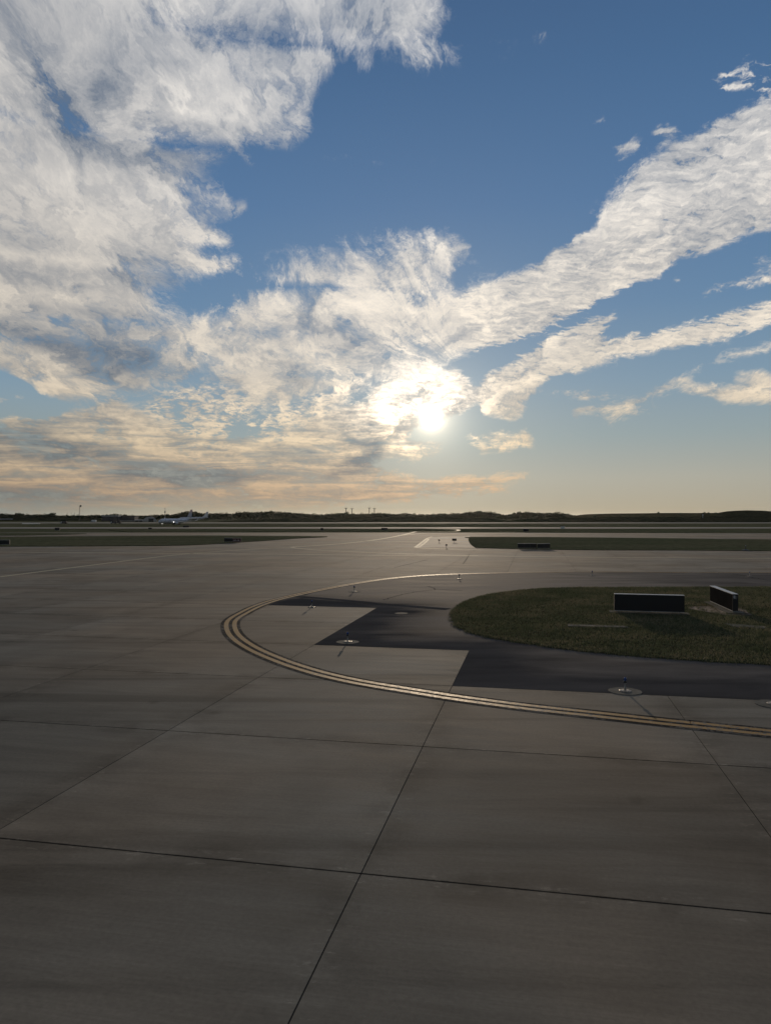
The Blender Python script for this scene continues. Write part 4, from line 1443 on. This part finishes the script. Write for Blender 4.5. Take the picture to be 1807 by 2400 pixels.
rt = random.Random(21)
px, k = -70.0, 0
zone = [(60, 'dark tree in the treeline above the low house at the left edge'), (150, 'dark tree in the treeline left of the utility poles'), (236, 'low tree in the treeline round the lattice mast'),
        (330, 'tree in the treeline behind the hangar and storehouse'), (400, 'tree in the treeline behind the salt shed and airliner nose'), (480, 'taller tree in the treeline hump behind the airliner tail'),
        (600, 'tree in the treeline just right of the two airliners'), (720, 'tree in the broad treeline hump halfway to the high masts'), (805, 'low tree in the treeline dip left of the high masts'),
        (885, 'tree in the treeline at the foot of the high masts'), (1010, 'hazy tree in the treeline below the sun, right of the high masts'), (1185, 'tree in the treeline hump above the pale paved island'),
        (1500, 'tree in the last treeline hump before the earth bank')]
n_tree = 0
while px < 1372:
    for row in (0, 1):
        d = (1120 if row == 0 else 1300) + rt.uniform(-50, 50)
        pp = px + (rt.uniform(-2, 2) if row == 0 else 3.5)
        h = CAM_H + 3.0 + (HY - ytop(pp) + rt.uniform(-2.0, 2.2)) * d / FPX
        h = max(4.5, h)
        lab = [z[1] for z in zone if pp < z[0]][0]
        t = thing('broadleaf_tree', (bear(pp, d), d, terrain(d) - .1), lab, 'tree', lab.replace('tree', 'trees', 1))
        t.rotation_euler = (0, 0, rt.uniform(0, 6.28))
        wd = h * rt.uniform(.85, 1.25)
        t.scale = (wd, wd, h)
        link('trunk', trunk_me, None, t)
        link('crown', crowns[k % 9], None, t)
        k += 1
        n_tree += 1
    px += rt.uniform(7.5, 11.5)
print('trees', n_tree)
# the wood behind and beneath them, one mass
mb = MB()
for _ in range(9000):
    pp = rt.uniform(-120, 1385)
    d = rt.uniform(1180, 1420)
    hh = max(2.5, CAM_H + 3.0 + (HY - ytop(pp) - 1.5) * d / FPX)
    p = Vector((bear(pp, d), d, -3 + hh * rt.random() ** .8))
    u = Vector((rt.gauss(0, 1), rt.gauss(0, .5), rt.gauss(0, 1))).normalized()
    w = u.cross(Vector((0, 1, 0))).normalized()
    s = rt.uniform(.5, 1.3)
    mb.face([p - u * s, p + w * s, p + u * s, p - w * s])
me = bpy.data.meshes.new('wood')
me.from_pydata(mb.v, [], mb.f)
tag(link('far_wood', me, M['leaf']), 'dense dark wood closing the far side of the airfield', 'wood', kind='stuff')

# ---- the bank at the right and the scrub mound on it
def bank(name, y, pts, depth, mat, foot=-3.0):
    """long earth bank: crest heights by bearing, sloping to the front and back"""
    mb = MB()
    n = len(pts)
    for off, f in ((-depth * .6, 0), (-depth * .2, .62), (0, 1.0), (depth * .5, .95), (depth * 1.4, 0)):
        for px, py in pts:
            z = CAM_H + (HY - py) * y / FPX
            mb.v.append((bear(px, y), y + off, foot + (z - foot) * f))
    for r in range(4):
        for i in range(n - 1):
            a = r * n + i
            mb.f.append((a, a + 1, a + n + 1, a + n))
    tag(mb.build(name, mat, smooth=True), kind='structure')


bank('earth_bank', 1050, [(1335, 1222), (1355, 1209), (1380, 1205), (1430, 1203.6), (1500, 1203), (1560, 1202.2), (1640, 1202.2), (1700, 1202), (1760, 1201), (1850, 1201), (2050, 1203)], 60, M['hill'])
bank('scrub_mound', 980, [(1660, 1223), (1690, 1205), (1705, 1200), (1722, 1197), (1750, 1196), (1785, 1196.8), (1812, 1199), (1850, 1201), (1900, 1210), (1950, 1223)], 50, M['hill_dark'])
bank('low_bank', 830, [(1180, 1222.5), (1230, 1217), (1320, 1214), (1400, 1212.5), (1500, 1211.5), (1640, 1211.2), (1760, 1210.5), (1900, 1211)], 40, M['hill_dark'])
bank('scrub_bank', 860, [(500, 1223), (560, 1218), (640, 1216.5), (700, 1213.5), (780, 1214), (860, 1212.5), (950, 1212), (1060, 1213), (1150, 1214.5), (1210, 1222)], 36, M['hill_dark'])
bank('scrub_bank', 1010, [(-160, 1214), (0, 1213.5), (100, 1214.5), (220, 1215), (235, 1221)], 30, M['hill_dark'])
bushes = [(1392, 1208, 'dark bush on the low bank left of the earth bank crest'), (1543, 1200, 'lone round bush on the crest of the earth bank'), (1648, 1200, 'dark bush on the low bank near the right, beside a pale post'),
          (1660, 1201, 'smaller bush right of the bush with the pale post'), (1800, 1198, 'bush on the right shoulder of the scrub mound'), (1790, 1197, 'bush on the crest of the scrub mound'), (1590, 1202.5, 'low bush on the earth bank left of the pale post'),
          (1676, 1201, 'low bush at the left foot of the scrub mound')]
for px, py, lab in bushes:
    d = 1046.0 if py < 1207 else 828.0
    if px > 1780:
        d = 978.0
    zt = CAM_H + (HY - py) * d / FPX
    h = 4.2
    t = thing('bush', (bear(px, d), d - 1, zt - h), lab, 'bush', 'bushes on the right banks')
    t.scale = (5.5, 5.5, h * 1.1)
    link('trunk', trunk_me, None, t)
    link('crown', crowns[(int(px)) % 9], None, t)
t = thing('warning_post', (bear(1646, 826), 826, -.2), 'pale post with a lit lamp beside a dark bush on the right bank', 'post')
MB().bar((0, 0, 0), (0, 0, 5.6), .22, .16, 8).build('shaft', M['white'], t)
MB().box((0, -.1, 5.4), (1.2, .5, .8)).build('lamp_box', M['white'], t)
MB().lathe([(.05, 0), (.3, .12), (.3, .5), (.05, .6)], (-.6, -.3, .5), 10).build('lit_lamp', M['lit'], t)

# ---- thin evening haze over the field
hz = MB().box((0, 4000, 10.0), (24400, 16400, 30.0)).build('haze', None)
hm = bpy.data.materials.new('haze_air')
hm.use_nodes = True
hm.node_tree.nodes.clear()
pv = hm.node_tree.nodes.new('ShaderNodeVolumePrincipled')
pv.inputs['Color'].default_value = (.92, .92, .90, 1)
pv.inputs['Density'].default_value = 0.000008
pv.inputs['Anisotropy'].default_value = 0.75
ho = hm.node_tree.nodes.new('ShaderNodeOutputMaterial')
hm.node_tree.links.new(pv.outputs[0], ho.inputs['Volume'])
hz.data.materials.append(hm)
tag(hz, 'thin pale evening haze lying over the airfield', 'haze', kind='stuff')
S.cycles.volume_bounces = 0
